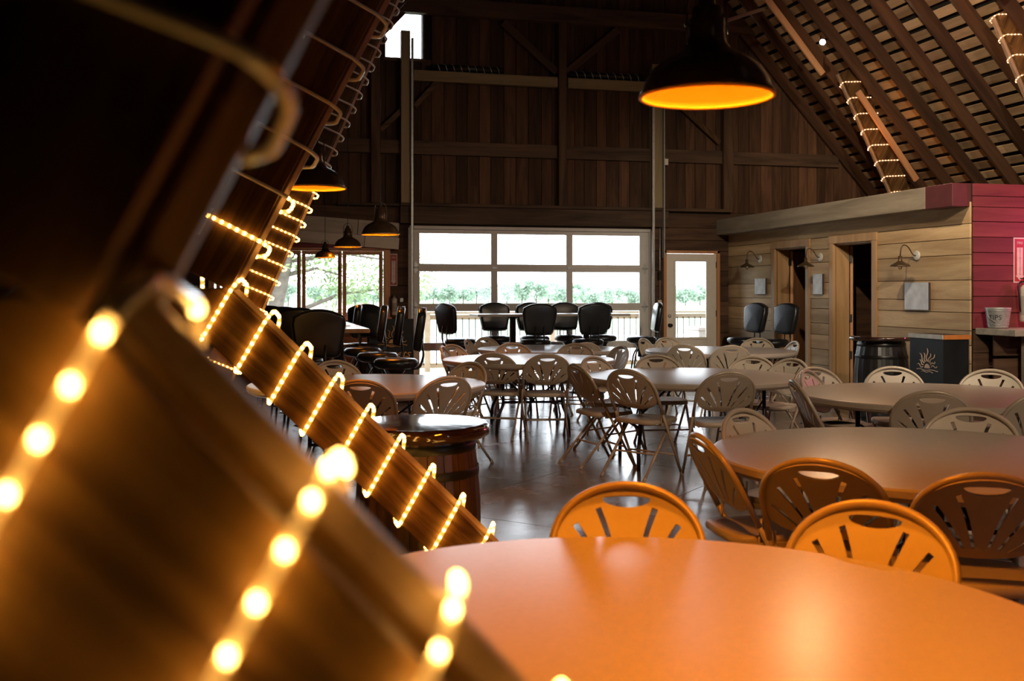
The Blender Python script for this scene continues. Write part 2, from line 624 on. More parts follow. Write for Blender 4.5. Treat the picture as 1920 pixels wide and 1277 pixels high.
def planks_h(parent, name, axis, pos, thick, u0, u1, rows, holes, mat, jit=0.005, maxlen=None):
    """level boards; rows = list of z edges; axis 'Y' faces -Y at y=pos, axis 'X' faces -X at x=pos"""
    for z0, z1 in zip(rows, rows[1:]):
        segs = [(u0, u1)]
        for h in holes:
            if h[2] < z1 - 0.01 and h[3] > z0 + 0.01:
                ns = []
                for s0, s1 in segs:
                    if h[0] > s0 + 0.02 and h[0] < s1:
                        ns.append((s0, h[0]))
                    if h[1] < s1 - 0.02 and h[1] > s0:
                        ns.append((h[1], s1))
                    if not (h[0] < s1 and h[1] > s0):
                        ns.append((s0, s1))
                segs = ns
        for s0, s1 in segs:
            cuts = [s0, s1]
            if maxlen and s1 - s0 > maxlen:
                cuts = [s0, s0 + (s1 - s0) * random.uniform(0.35, 0.65), s1]
            for c0, c1 in zip(cuts, cuts[1:]):
                p = random.uniform(0, jit)
                hl, hz = (c1 - c0) / 2 - 0.002, (z1 - z0) / 2 - 0.003
                if axis == 'Y':
                    o = MB().cbox(-hl, hl, -thick - p, 0, -hz, hz, 0.003).build(name, mat, parent)
                    o.location = ((c0 + c1) / 2, pos, (z0 + z1) / 2)
                else:
                    o = MB().cbox(-thick - p, 0, -hl, hl, -hz, hz, 0.003).build(name, mat, parent)
                    o.location = (pos, (c0 + c1) / 2, (z0 + z1) / 2)


GX0, GX1, GZ = 2.30, 6.24, 2.44
H_gate = (GX0, GX1, 0.0, GZ)
H_win = (-0.62, 1.94, 1.06, 2.12)
H_door = (6.46, 7.43, 0.0, 2.12)
H_u1 = (1.93, 2.50, 5.03, 5.84)
H_u2 = (6.87, 7.36, 5.03, 5.84)
HOLES = [H_gate, H_win, H_door, H_u1, H_u2]


def roof_z(x):                       # underside of the roof
    return 4.45 + (9.15 - x) / 0.917 if x > 5.0 else 4.45 + (x - 0.85) / 0.917


RIDGE = roof_z(5.0)
wb = grid_wall('wall_back', 'Y', YW + 0.02, 0.12, -2.3, 12.3, -0.3, 9.0, HOLES, MT['dark'])
planks_v(wb, 'wall_plank', YW + 0.015, 0.022, -2.2, 12.2, 2.76, lambda x: min(roof_z(x), 8.7) if roof_z(x) > 2.9 else 2.9, 0.185, HOLES, MT['barn'])
planks_h(wb, 'wall_board', 'Y', YW + 0.015, 0.022, -2.2, GX0, [0, 0.25, 0.5, 0.78, 1.06, 1.3, 1.55, 1.8, 2.12, 2.3, 2.5, 2.76], [H_win], MT['barnh'])
planks_h(wb, 'wall_board', 'Y', YW + 0.015, 0.022, GX1, 12.2, [0, 0.25, 0.5, 0.78, 1.06, 1.3, 1.55, 1.8, 2.12, 2.3, 2.5, 2.76], [H_door], MT['barnh'])
planks_h(wb, 'wall_board', 'Y', YW + 0.015, 0.022, GX0, GX1, [2.44, 2.58, 2.76], [], MT['barnh'])
# framing on the face of the end wall
fy = YW - 0.01


def timber(name, x0, x1, y0, y1, z0, z1, mat, parent=wb):
    o = MB().cbox(-(x1 - x0) / 2, (x1 - x0) / 2, -(y1 - y0) / 2, (y1 - y0) / 2, -(z1 - z0) / 2, (z1 - z0) / 2, 0.006).build(name, mat, parent)
    o.location = ((x0 + x1) / 2, (y0 + y1) / 2, (z0 + z1) / 2)
    return o


timber('post', 4.64, 4.77, fy - 0.14, fy, 2.80, 5.70, MT['beam'])
timber('post', 7.46, 7.64, fy - 0.12, fy, 2.80, 5.70, MT['beam'])
timber('post', 1.70, 1.84, fy - 0.12, fy, 2.80, 5.70, MT['beam'])
timber('girt', -1.0, 4.64, fy - 0.07, fy, 3.56, 3.77, MT['beamx'])
timber('girt', 4.77, 9.6, fy - 0.07, fy, 3.56, 3.77, MT['beamx'])
timber('tie_beam', 1.4, 8.6, fy - 0.16, fy, 5.70, 5.95, MT['beamx'])
timber('girt', 2.6, 7.4, fy - 0.07, fy, 6.9, 7.1, MT['beamx'])
for sx in (-1, 1):
    p0 = Vector((4.705 + sx * 0.95, fy - 0.05, 5.66)); p1 = Vector((4.705 + sx * 0.08, fy - 0.05, 4.92))
    d = p1 - p0
    o = MB().cbox(-0.06, 0.06, -0.04, 0.04, -d.length / 2, d.length / 2, 0.005).build('brace', MT['beam'], wb)
    o.location = (p0 + p1) / 2
    o.rotation_euler = (0, math.atan2(d.x, d.z), 0)
for (ax, az, bx, bz) in ((2.36, 4.28, 2.85, 4.82), (1.84, 3.9, 2.25, 4.3), (6.5, 4.65, 7.4, 3.9)):
    p0 = Vector((ax, fy - 0.09, az)); p1 = Vector((bx, fy - 0.09, bz)); d = p1 - p0
    o = MB().cbox(-0.04, 0.04, -0.02, 0.02, -d.length / 2, d.length / 2, 0.004).build('brace', MT['ribw'], wb)
    o.location = (p0 + p1) / 2
    o.rotation_euler = (0, math.atan2(d.x, d.z), 0)
timber('ledger', 1.2, 2.2, fy - 0.10, fy, 2.76, 2.80, MT['beamx'])
timber('header_board', 2.14, 6.5, fy - 0.12, fy, 2.50, 2.76, MT['beamx'])
timber('ledger', 2.14, 7.6, fy - 0.16, fy, 2.76, 2.81, MT['beamx'])
# grey boards above the left window, sagging a little towards the door
for k, (z0, z1) in enumerate(((2.375, 2.60), (2.20, 2.372))):
    for (x0, x1) in ((-1.7, 0.45), (0.455, 1.5 + 0.1 * k), (1.505 + 0.1 * k, 2.12)):
        o = MB().cbox(-(x1 - x0) / 2, (x1 - x0) / 2, -0.02, 0.02, -(z1 - z0) / 2, (z1 - z0) / 2, 0.003).build('grey_board', MT['greylit'], wb)
        xm = (x0 + x1) / 2
        o.location = (xm, fy - 0.10 + 0.004 * k, (z0 + z1) / 2 - 0.065 * (xm - 0.55))
        o.rotation_euler = (0, 0.065, 0)
timber('sill_board', -0.8, 2.05, fy - 0.08, fy, 2.12, 2.20, MT['red'])

wl = struct(MB().box(-2.35, -2.2, -4.2, YW + 0.2, -0.3, 1.0).build('wall_left', MT['barnh']))
wr = struct(MB().box(12.2, 12.35, -4.2, YW + 0.2, -0.3, 1.0).build('wall_right', MT['barnh']))
H_rear_fill = [(7.6, 9.0, 1.0, 2.2)]  # unseen rear window, added to let in fill daylight
wf = grid_wall('wall_front', 'Y', -4.2, 0.12, -2.3, 12.3, -0.3, 9.0, H_rear_fill, MT['barnh'])
for k, h in enumerate(H_rear_fill):
    w_ = struct(MB().box(h[0], h[1], -4.14, -4.13, h[2], h[3]).build('window_%d' % (k + 6), MT['glass']))
    portal('daylight_portal', ((h[0] + h[1]) / 2, -4.3, (h[2] + h[3]) / 2), (PI / 2, 0, 0), h[1] - h[0], h[3] - h[2])

# ------------------------------------------------------------------ roof
slope = math.atan2(1, 0.917)


def roof_pt(side, s, y, off=0.0):
    """s = distance down from the ridge along the slope, off = inward offset"""
    dx, dz = math.cos(slope), -math.sin(slope)
    x = 5.0 + side * dx * s
    z = RIDGE + dz * s
    nx, nz = -side * math.sin(slope), -math.cos(slope)
    return Vector((x + nx * off, y, z + nz * off))


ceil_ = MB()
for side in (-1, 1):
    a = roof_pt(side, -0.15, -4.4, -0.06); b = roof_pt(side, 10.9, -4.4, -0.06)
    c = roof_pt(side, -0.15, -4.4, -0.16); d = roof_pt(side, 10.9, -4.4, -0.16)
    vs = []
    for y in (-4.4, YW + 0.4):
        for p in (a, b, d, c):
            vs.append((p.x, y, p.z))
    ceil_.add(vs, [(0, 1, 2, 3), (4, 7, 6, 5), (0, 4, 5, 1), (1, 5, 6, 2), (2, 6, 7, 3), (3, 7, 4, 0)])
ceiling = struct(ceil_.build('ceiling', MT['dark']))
# skip sheathing on the slope that shows
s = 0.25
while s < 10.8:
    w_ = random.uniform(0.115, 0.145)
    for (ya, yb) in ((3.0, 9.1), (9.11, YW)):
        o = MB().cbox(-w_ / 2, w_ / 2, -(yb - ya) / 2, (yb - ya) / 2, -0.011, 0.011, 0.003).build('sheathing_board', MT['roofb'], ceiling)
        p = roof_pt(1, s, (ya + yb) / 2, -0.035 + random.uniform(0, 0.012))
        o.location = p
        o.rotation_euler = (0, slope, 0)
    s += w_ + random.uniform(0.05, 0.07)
raf_me = MB().cbox(-5.35, 5.35, -0.028, 0.028, -0.09, 0.09, 0.004).mesh('rafter', MT['rafter'])
y = YW - 0.08
k = 0
while y > 4.5:
    o = put('rafter', raf_me, ceiling)
    o.location = roof_pt(1, 5.25, y, 0.085)
    o.rotation_euler = (0, slope, 0)
    y -= 0.655
raf2 = MB().cbox(-5.35, 5.35, -0.028, 0.028, -0.09, 0.09, 0.004).mesh('rafter', MT['rafter'])
y = YW - 0.08
while y > 4.5:
    o = put('rafter', raf2, ceiling)
    o.location = roof_pt(-1, 5.25, y, 0.085)
    o.rotation_euler = (0, -slope, 0)
    y -= 1.31

# ------------------------------------------------------------------ restroom block (right)
XB = 9.7
D1 = (13.33, 14.23, 0.0, 2.10)
D2 = (11.70, 12.60, 0.0, 2.10)
blk = grid_wall('wall_right_block', 'X', XR + 0.02, 0.18, 9.86, YW, 0.0, 2.62, [D1, D2], MT['dark'])
planks_h(blk, 'wall_plank', 'X', XR + 0.018, 0.022, 9.85, YW,
         [0.0, 0.22, 0.44, 0.66, 0.86, 1.02, 1.22, 1.36, 1.58, 1.86, 2.04, 2.20, 2.44], [(D1[0] - .09, D1[1] + .09, 0, 2.2), (D2[0] - .09, D2[1] + .09, 0, 2.2)], MT['fresh'], 0.007, 2.2)
struct(MB().box(XR + 0.02, XB, 9.85, YW, 2.58, 2.62).build('ceiling_block', MT['dark']))
bk = struct(MB().box(XB, XB + 0.08, 9.85, YW, 0, 2.6).build('wall_back_block', MT['dark']))
planks_h(bk, 'wall_plank', 'X', XB, 0.02, 9.95, YW, [0, .25, .45, .7, .9, 1.15, 1.35, 1.6, 1.85, 2.1, 2.35, 2.55], [], MT['barnh'], 0.01)
pt = struct(MB().box(XR + 0.12, XB, 12.93, 13.0, 0, 2.6).build('wall_partition', MT['barnh']))
# big grey beam along the top of the block
bm_ = struct(MB().cbox(-0.12, 0.12, -2.76, 2.76, -0.125, 0.125, 0.006).build('trim_1', MT['greyy'], None, (XR - 0.10, 13.1, 2.515)))
for (z0, z1) in ((2.395, 2.51), (2.515, 2.64)):
    pass
struct(MB().cbox(XR - 0.225, XR + 0.02, 9.86, 10.335, 2.385, 2.64, 0.005).build('trim_2', MT['darkred']))


def door_casing(name, d, n):
    t = 0.10
    fr = struct(MB().cbox(XR - 0.03, XR + 0.012, d[0] - t, d[0], 0, d[3] + t, 0.004)
                .cbox(XR - 0.03, XR + 0.012, d[1], d[1] + t, 0, d[3] + t, 0.004)
                .cbox(XR - 0.034, XR + 0.012, d[0] - t - 0.01, d[1] + t + 0.01, d[3], d[3] + t + 0.005, 0.004)
                .box(XR + 0.012, XR + 0.205, d[0] - 0.002, d[0] + 0.02, 0, d[3])
                .box(XR + 0.012, XR + 0.205, d[1] - 0.02, d[1] + 0.002, 0, d[3])
                .box(XR + 0.012, XR + 0.205, d[0], d[1], d[3] - 0.02, d[3] + 0.002).build(name, MT['trim']))
    return fr


d3 = door_casing('door_3', D1, 3)
d4 = door_casing('door_4', D2, 4)
# open leaf folded into the room, hinged on the far jamb
for fr, d in ((d3, D1), (d4, D2)):
    o = MB().cbox(-0.02, 0.02, 0.0, 0.86, 0.01, d[3] - 0.03, 0.003).build('door_leaf', MT['trimr'], fr)
    o.location = (XR + 0.235, d[1] - 0.03, 0)
    o.rotation_euler = (0, 0, math.radians(-52 if d is D1 else -28))
    for z in (0.55, 1.05, 1.85):
        MB().cbox(-0.03, 0.005, -0.035, 0.0, z, z + 0.1, 0.002).build('hinge', MT['black'], o)

# red bar wall
YR = 9.85
rw = grid_wall('wall_bar', 'Y', YR, 0.08, XR + 0.01, 12.2, 0, 2.64, [], MT['dark'])
planks_h(rw, 'wall_plank', 'Y', YR, 0.022, XR + 0.012, 10.6, [1.04, 1.22, 1.40, 1.57, 1.74, 1.88, 2.05, 2.22, 2.38, 2.50, 2.64], [], MT['red'], 0.012)
planks_h(rw, 'wall_plank', 'Y', YR, 0.022, XR + 0.012, 10.6, [0, .26, .52, .78, 1.035], [], MT['barnh'], 0.01)

# ------------------------------------------------------------------ glazed overhead door
sill = 0.0
gate = struct(MB().cbox(GX0 - 0.02, GX0 + 0.03, YW - 0.02, YW + 0.1, 0, GZ, 0.004)
              .cbox(GX1 - 0.03, GX1 + 0.02, YW - 0.02, YW + 0.1, 0, GZ, 0.004)
              .cbox(GX0, GX1, YW - 0.02, YW + 0.1, GZ - 0.02, GZ + 0.03, 0.004).build('door_1', MT['gate']))
pane_x = [(2.46, 3.59), (3.69, 4.82), (4.92, 6.06)]
rows = [(1.83, 2.42), (1.215, 1.83), (0.608, 1.215), (0.005, 0.608)]
for (z0, z1) in rows:
    mb = MB()
    gy0, gy1 = YW + 0.02, YW + 0.065
    pz0, pz1 = z0 + 0.058, z1 - 0.062
    mb.cbox(GX0 + 0.03, GX1 - 0.03, gy0, gy1, z0, pz0, 0.003)
    mb.cbox(GX0 + 0.03, GX1 - 0.03, gy0, gy1, pz1, z1, 0.002)
    xs = [GX0 + 0.03] + [v for p in pane_x for v in p] + [GX1 - 0.03]
    for a, b in ((xs[0], xs[1]), (xs[2], xs[3]), (xs[4], xs[5]), (xs[6], xs[7])):
        mb.cbox(a, b, gy0 + 0.001, gy1 - 0.001, pz0, pz1, 0.003)
    sec = mb.build('door_section', MT['gate'], gate)
    for a, b in pane_x:
        MB().box(a - 0.005, b + 0.005, gy0 + 0.02, gy0 + 0.024, pz0 - 0.005, pz1 + 0.005).build('glass_pane', MT['glass'], sec)
    for xh in (GX0 + 0.10, GX1 - 0.10):
        hb = MB().cbox(xh - 0.035, xh + 0.035, gy0 - 0.012, gy0, z0 - 0.02, z0 + 0.02, 0.003)
        hb.add([(xh - 0.03, gy0 - 0.006, z0 + 0.02), (xh + 0.03, gy0 - 0.006, z0 + 0.02), (xh + 0.012, gy0 - 0.006, z0 + 0.09), (xh - 0.012, gy0 - 0.006, z0 + 0.09)], [(0, 1, 2, 3)])
        hb.add([(xh - 0.03, gy0 - 0.006, z0 - 0.02), (xh + 0.03, gy0 - 0.006, z0 - 0.02), (xh + 0.012, gy0 - 0.006, z0 - 0.09), (xh - 0.012, gy0 - 0.006, z0 - 0.09)], [(0, 1, 2, 3)])
        hb.tube([(xh - 0.05, gy0 - 0.014, z0), (xh + 0.05, gy0 - 0.014, z0)], 0.008, 6)
        hb.build('hinge', MT['galv'], sec)
    if z0 > 1.8:
        for xc in (3.64, 4.87):
            MB().cbox(xc - 0.04, xc + 0.04, gy0 - 0.012, gy0, z0 - 0.015, z0 + 0.02, 0.002).build('bracket', MT['galv'], sec)

# tracks, posts, spring bar above the door
t = thing('track_post', 'pale lumber post left of the glazed door with steel track', 'post', (2.22, YW - 0.06, 0))
MB().cbox(-0.07, 0.07, -0.10, 0.04, 2.80, 5.42, 0.004).build('lumber_post', MT['pale'], t)
MB().cbox(0.075, 0.115, -0.15, -0.13, 0.02, 5.30, 0.002).cbox(0.105, 0.115, -0.15, -0.07, 0.02, 5.30, 0.002).build('steel_track', MT['galv'], t)
t = thing('track_post', 'tall pale post with steel track right of the glazed door', 'post', (6.30, YW - 0.06, 0))
MB().cbox(-0.10, 0.08, -0.10, 0.04, 2.80, 5.12, 0.004).build('lumber_post', MT['pale'], t)
MB().cbox(-0.115, -0.075, -0.15, -0.13, 0.02, 4.9, 0.002).cbox(0.085, 0.10, -0.15, -0.06, 2.0, 4.6, 0.002).build('steel_track', MT['galv'], t)
MB().cbox(-0.07, 0.07, -0.13, -0.10, 4.93, 5.03, 0.004).build('sensor_box', MT['black'], t)
MB().lathe([(0.006, 0), (0.006, 0.006)], 8, Matrix.Translation((0.045, -0.136, 4.98)) @ Matrix.Rotation(PI / 2, 4, 'X')).build('indicator_light', MT['green_led'], t)
MB().cbox(0.11, 0.17, -0.12, -0.08, 3.50, 3.60, 0.003).build('junction_box', MT['white'], t)
for (x0, x1, sx0, sx1, lab) in ((2.32, 4.62, 2.62, 3.75, 'left pale lumber beam carrying a black coiled spring'), (4.79, 6.18, 4.82, 6.05, 'right pale lumber beam with coiled spring behind the big lamp')):
    t = thing('spring_beam', lab, 'beam', ((x0 + x1) / 2, YW - 0.12, 4.76))
    hw = (x1 - x0) / 2
    MB().cbox(-hw, hw, -0.04, 0.06, -0.09, 0.07, 0.005).build('lumber_beam', MT['palex'], t)
    c = (x0 + x1) / 2
    MB().tube([(sx0 - c, -0.02, 0.13), (sx1 - c, -0.02, 0.13)], 0.045, 12).build('spring_tube', MT['black'], t)
    co = []
    nt = 9
    for q in range(nt * 14):
        a = q / 14 * 2 * PI
        co.append((sx0 - c + 0.04 + (sx1 - sx0 - 0.08) * q / (nt * 14), -0.02 + 0.05 * math.cos(a), 0.13 + 0.05 * math.sin(a)))
    MB().tube(co, 0.007, 5).build('coil', MT['galv'], t)

# ------------------------------------------------------------------ white door
dx0, dx1 = 6.50, 7.39
d2 = struct(MB().cbox(dx0 - 0.05, dx0, YW - 0.04, YW + 0.1, 0, 2.13, 0.004).cbox(dx1, dx1 + 0.05, YW - 0.04, YW + 0.1, 0, 2.13, 0.004)
            .cbox(dx0 - 0.05, dx1 + 0.05, YW - 0.04, YW + 0.1, 2.085, 2.13, 0.004).build('door_2', MT['trimr']))
mb = MB()
gx0, gx1, gz0, gz1 = 6.66, 7.22, 0.70, 1.96
mb.cbox(dx0, gx0, YW, YW + 0.045, 0.01, 2.08, 0.003).cbox(gx1, dx1, YW, YW + 0.045, 0.01, 2.08, 0.003)
mb.cbox(gx0, gx1, YW, YW + 0.045, 0.01, gz0, 0.003).cbox(gx0, gx1, YW, YW + 0.045, gz1, 2.08, 0.003)
lf = mb.build('door_leaf', MT['white'], d2)
gf = MB().cbox(gx0 - 0.025, gx0 + 0.012, YW - 0.012, YW, gz0 - 0.025, gz1 + 0.025, 0.004).cbox(gx1 - 0.012, gx1 + 0.025, YW - 0.012, YW, gz0 - 0.025, gz1 + 0.025, 0.004)
gf.cbox(gx0 - 0.025, gx1 + 0.025, YW - 0.013, YW, gz0 - 0.025, gz0 + 0.012, 0.004).cbox(gx0 - 0.025, gx1 + 0.025, YW - 0.013, YW, gz1 - 0.012, gz1 + 0.025, 0.004)
gf.build('glazing_bead', MT['white'], lf)
MB().box(gx0, gx1, YW + 0.02, YW + 0.024, gz0, gz1).build('glass_pane', MT['glass'], lf)
MB().lathe([(0.0, 0), (0.03, 0.0), (0.03, 0.02), (0.012, 0.025), (0.012, 0.05), (0.03, 0.06), (0.028, 0.075), (0.0, 0.08)], 16,
           Matrix.Translation((6.565, YW, 0.91)) @ Matrix.Rotation(PI / 2, 4, 'X')).build('door_knob', MT['black'], lf)
MB().lathe([(0.0, 0), (0.03, 0.0), (0.026, 0.02), (0.0, 0.022)], 16, Matrix.Translation((6.565, YW, 1.06)) @ Matrix.Rotation(PI / 2, 4, 'X')).build('deadbolt', MT['galv'], lf)
for z in (0.3, 1.05, 1.85):
    MB().cbox(dx1 - 0.01, dx1 + 0.015, YW - 0.012, YW, z, z + 0.1, 0.002).build('hinge', MT['black'], lf)
sw = MB().cbox(-0.035, 0.035, -0.03, 0, -0.07, 0.07, 0.004).build('switch_box', MT['black'], None, (6.38, YW - 0.04, 1.72))
tag(sw, 'black switch box on the wall left of the white door', 'switch')
sw = MB().cbox(-0.03, 0.03, -0.03, 0, -0.05, 0.05, 0.004).build('outlet_box', MT['white'], None, (6.37, YW - 0.04, 1.27))
tag(sw, 'small white outlet box beside the lower white door jamb', 'outlet')
tag(MB().tube([(6.385, YW - 0.03, 1.32), (6.385, YW - 0.03, 2.6)], 0.01, 6).build('conduit', MT['galv']), 'thin grey conduit running up beside the white door', 'conduit')
sw = MB().cbox(-0.025, 0.025, -0.03, 0, -0.03, 0.03, 0.004).build('outlet_box', MT['galv'], None, (2.17, YW - 0.04, 1.33))
tag(sw, 'small grey box above and right of the left extinguisher', 'outlet')

# ------------------------------------------------------------------ left window (four lights)
wx = [-0.56, 0.065, 0.675, 1.28, 1.90]
win = struct(MB().cbox(-0.66, 2.00, YW - 0.045, YW + 0.02, 2.09, 2.17, 0.004).cbox(-0.66, 2.02, YW - 0.07, YW + 0.02, 1.02, 1.07, 0.004)
             .cbox(-0.66, -0.58, YW - 0.045, YW + 0.02, 1.07, 2.09, 0.004).cbox(1.90, 2.00, YW - 0.045, YW + 0.02, 1.07, 2.09, 0.004)
             .box(-0.6, 1.93, YW, YW + 0.14, 2.075, 2.12).box(-0.6, 1.93, YW, YW + 0.14, 1.06, 1.085).build('window_1', MT['trimr']))
for a, b in zip(wx, wx[1:]):
    mb = MB()
    x0, x1, z0, z1 = a + 0.008, b - 0.008, 1.085, 2.072
    for t_, yo in ((0.035, 0.0), (0.055, 0.03)):
        mb.cbox(x0, x0 + t_, YW + yo, YW + yo + 0.03, z0, z1, 0.003).cbox(x1 - t_, x1, YW + yo, YW + yo + 0.03, z0, z1, 0.003)
        mb.cbox(x0 + t_, x1 - t_, YW + yo, YW + yo + 0.03, z0, z0 + t_, 0.003).cbox(x0 + t_, x1 - t_, YW + yo, YW + yo + 0.03, z1 - t_, z1, 0.003)
    sa = mb.build('sash', MT['trimr'], win)
    MB().box(x0 + 0.04, x1 - 0.04, YW + 0.045, YW + 0.049, z0 + 0.04, z1 - 0.04).build('glass_pane', MT['glass'], sa)
for n, h in ((2, H_u1), (3, H_u2)):
    w_ = struct(MB().cbox(h[0] - 0.04, h[1] + 0.04, YW - 0.04, YW + 0.02, h[2] - 0.05, h[2], 0.004).cbox(h[0] - 0.04, h[1] + 0.04, YW - 0.04, YW + 0.02, h[3], h[3] + 0.04, 0.004)
                .cbox(h[0] - 0.03, h[0], YW - 0.03, YW + 0.02, h[2], h[3], 0.004).cbox(h[1], h[1] + 0.03, YW - 0.03, YW + 0.02, h[2], h[3], 0.004).build('window_%d' % n, MT['beamx']))
    xm = (h[0] + h[1]) / 2
    for a, b in ((h[0], xm - 0.002), (xm + 0.002, h[1])):
        MB().box(a, b, YW + 0.05, YW + 0.054, h[2], h[3]).build('glass_pane', MT['glass'], w_)


# ------------------------------------------------------------------ timber ribs with rope lights
def rib(name, label, Y, x_el, z_el, side=1, z_top=4.6, leg=True, ld=0.7071, su=0.5056, wide=0.195):
    """side=1: left row, its edge board faces +X. Local origin at the elbow, local frame in XZ plane."""
    t = thing(name, label, 'timber post', (x_el, Y, z_el), 0, 'timber ribs of the barn')
    k_ = math.hypot(su, 1)
    u = Vector((su / k_ * side, 0, 1 / k_))           # up the rafter piece
    b = Vector((-1 / k_ * side, 0, su / k_))          # outwards, across the plank
    Lr = (z_top - z_el) / u.z
    s0 = 0.0 if leg else -(z_el) / u.z
    def plank(o0, o1, y0, y1, a0, a1, d, w, nm, mt):
        vs = []
        for yy in (y0, y1):
            for s_, o_ in ((a0, o0), (a1, o0), (a1, o1), (a0, o1)):
                p = d * s_ + w * o_
                vs.append((p.x, yy, p.z))
        o = MB().add(vs, [(0, 1, 2, 3), (4, 7, 6, 5), (0, 4, 5, 1), (1, 5, 6, 2), (2, 6, 7, 3), (3, 7, 4, 0)]).build(nm, mt, t)
        bv = o.modifiers.new('bevel', 'BEVEL'); bv.width = 0.004; bv.segments = 2
        return o
    plank(0.0, wide, 0.0, 0.04, s0, Lr, u, b, 'rafter_plank', MT['ribw'])
    plank(-0.012, wide - 0.025, 0.045, 0.075, s0, Lr, u, b, 'rear_plank', MT['ribw'])
    # edge board, face turned partly to the room, pale colour standing for daylight
    def edge(d, w, a0, a1, em=None):
        vs = []
        for s_ in (a0, a1):
            for o_, yy in ((-0.012, 0.05), (-0.030, 0.072), (-0.030, 0.115), (0.10, 0.115), (0.10, 0.08)):
                p = d * s_ + w * o_
                vs.append((p.x, yy, p.z))
        fs = [(0, 1, 2, 3, 4), (9, 8, 7, 6, 5)] + [(k, (k + 1) % 5, 5 + (k + 1) % 5, 5 + k) for k in range(5)]
        MB().add(vs, fs).build('edge_board', em or MT['batten'], t)
    edge(u, b, s0, Lr, MT['ribw'] if Y < 1 else None)  # nearest rib gets a darkened edge board, shade put into the colour
    if leg:
        lz = math.sqrt(1 - ld * ld)
        dl = Vector((ld * side, 0, -lz)); wl_ = Vector((-lz * side, 0, -ld))
        ll = z_el / lz - 0.03
        wid = 0.195
        def legplank(o0, o1, y0, y1, nm, mt):
            # foot cut level at the floor
            vs = []
            for yy in (y0, y1):
                p0 = wl_ * o0 + dl * (-0.02 if o0 > -0.005 else 0.0)
                p1 = dl * ll + dl * (-o0) + wl_ * o0
                p2 = dl * ll + dl * (-o1) + wl_ * o1
                p3 = wl_ * o1 + dl * (0.0 if o1 < 0 else -0.18)
                for p in (p0, p1, p2, p3):
                    vs.append((p.x, yy, p.z))
            o = MB().add(vs, [(0, 1, 2, 3), (4, 7, 6, 5), (0, 4, 5, 1), (1, 5, 6, 2), (2, 6, 7, 3), (3, 7, 4, 0)]).build(nm, mt, t)
            bv = o.modifiers.new('bevel', 'BEVEL'); bv.width = 0.004; bv.segments = 2
            return o
        legplank(0.0, wid, 0.001, 0.041, 'leg_plank', MT['ribx'])
        legplank(-0.012, wid - 0.03, 0.046, 0.076, 'rear_leg_plank', MT['ribx'])
        edge(dl, wl_, 0.0, ll - 0.12)
    return t, u, b


def rope(label, Y, x_el, z_el, side, segs, lit, name='rope_light', individual=True, group='rope lights wound round the timber ribs', r=0.0055, rb=0.0045, step=0.032, bulbmat=None, out=0.0):
    """segs: list of (start vec, along vec, across vec, [s values of each turn]); local origin at the elbow"""
    t = thing(name, label, 'string lights', (x_el, Y, z_el), 0, group)
    pts = []
    for (org, d, w, ss, lean, wid) in segs:
        for i, s_ in enumerate(ss):
            nx = ss[i + 1] if i + 1 < len(ss) else s_ + (ss[-1] - ss[-2] if len(ss) > 1 else 0.17)
            P = lambda so, wo, yy: org + d * so + w * wo + Vector((0, yy, 0))
            g_ = 0.012
            pts += [P(s_ + lean, wid + g_, 0.09), P(s_ + lean, wid + g_, -g_), P(s_, -0.014, -g_),
                    P(s_ - 0.004, -0.045 - out, 0.035), P(s_ + (nx - s_) * 0.18, -0.044 - out, 0.125), P(s_ + (nx - s_) * 0.75 + lean, wid * 0.8, 0.135)]
    pts = fillet(pts, 0.022, 4)
    runs, cur = {True: [], False: []}, None
    for p in pts:
        l = lit(p)
        if l != cur:
            runs[l].append([])
            if cur is not None:
                runs[l][-1].append(last)
            cur = l
        runs[l][-1].append(p)
        last = p
    for l in (False, True):
        mb = MB()
        ok = False
        for q in runs[l]:
            if len(q) > 1:
                mb.tube(q, r, 6); ok = True
        if ok:
            mb.build('lit_rope_tube' if l else 'rope_tube', MT['ropelit'] if l else MT['rope'], t)
    bulbs = [p for q in runs[True] if len(q) > 1 for p in resample(q, step, 0.01)]
    bmat = bulbmat or MT['bulb']
    bme = MB().lathe([(0, -rb * 1.3), (rb * 0.8, -rb * 0.8), (rb, 0), (rb * 0.8, rb * 0.8), (0, rb * 1.3)], 8).mesh('bulb', bmat)
    if individual:
        for p in bulbs:
            put('bulb', bme, t, p)
    else:
        mb = MB()
        for p in bulbs:
            mb.add([tuple(Vector(v) * 1.0 + p) for v in ((rb, 0, 0), (-rb, 0, 0), (0, rb, 0), (0, -rb, 0), (0, 0, rb), (0, 0, -rb))],
                   [(0, 2, 4), (2, 1, 4), (1, 3, 4), (3, 0, 4), (2, 0, 5), (1, 2, 5), (3, 1, 5), (0, 3, 5)], True)
        if bulbs:
            o = mb.build('bulb_string', bmat, t)
            o['kind'] = 'stuff'
    return t


uL = Vector((0.4512, 0, 0.8924)); bL = Vector((-0.8924, 0, 0.4512))
dL = Vector((0.7071, 0, -0.7071)); wL = Vector((-0.7071, 0, -0.7071))
dN = Vector((0.675, 0, -0.7378)); wN = Vector((-0.7378, 0, -0.675))
Z0 = Vector((0, 0, 0))
u3 = Vector((0.426, 0, 1)).normalized(); b3 = Vector((-1, 0, 0.426)).normalized()
rib('timber_rib', 'nearest slanted timber rib, huge and blurred along the left edge', 0.60, -0.093, 1.427, 1, 4.4, ld=0.675)
rope('blurred rope light with big glowing bulbs on the nearest rib', 0.60, -0.093, 1.427, 1,
     [(Z0, uL, bL, [1.1, 0.9, 0.7, 0.5, 0.33, 0.17], -0.03, 0.195), (Z0, dN, wN, [0.012, 0.162, 0.275, 0.385, 0.50, 0.62, 0.77, 0.92], 0.075, 0.195)],
     lambda p: p.z < 0.004)
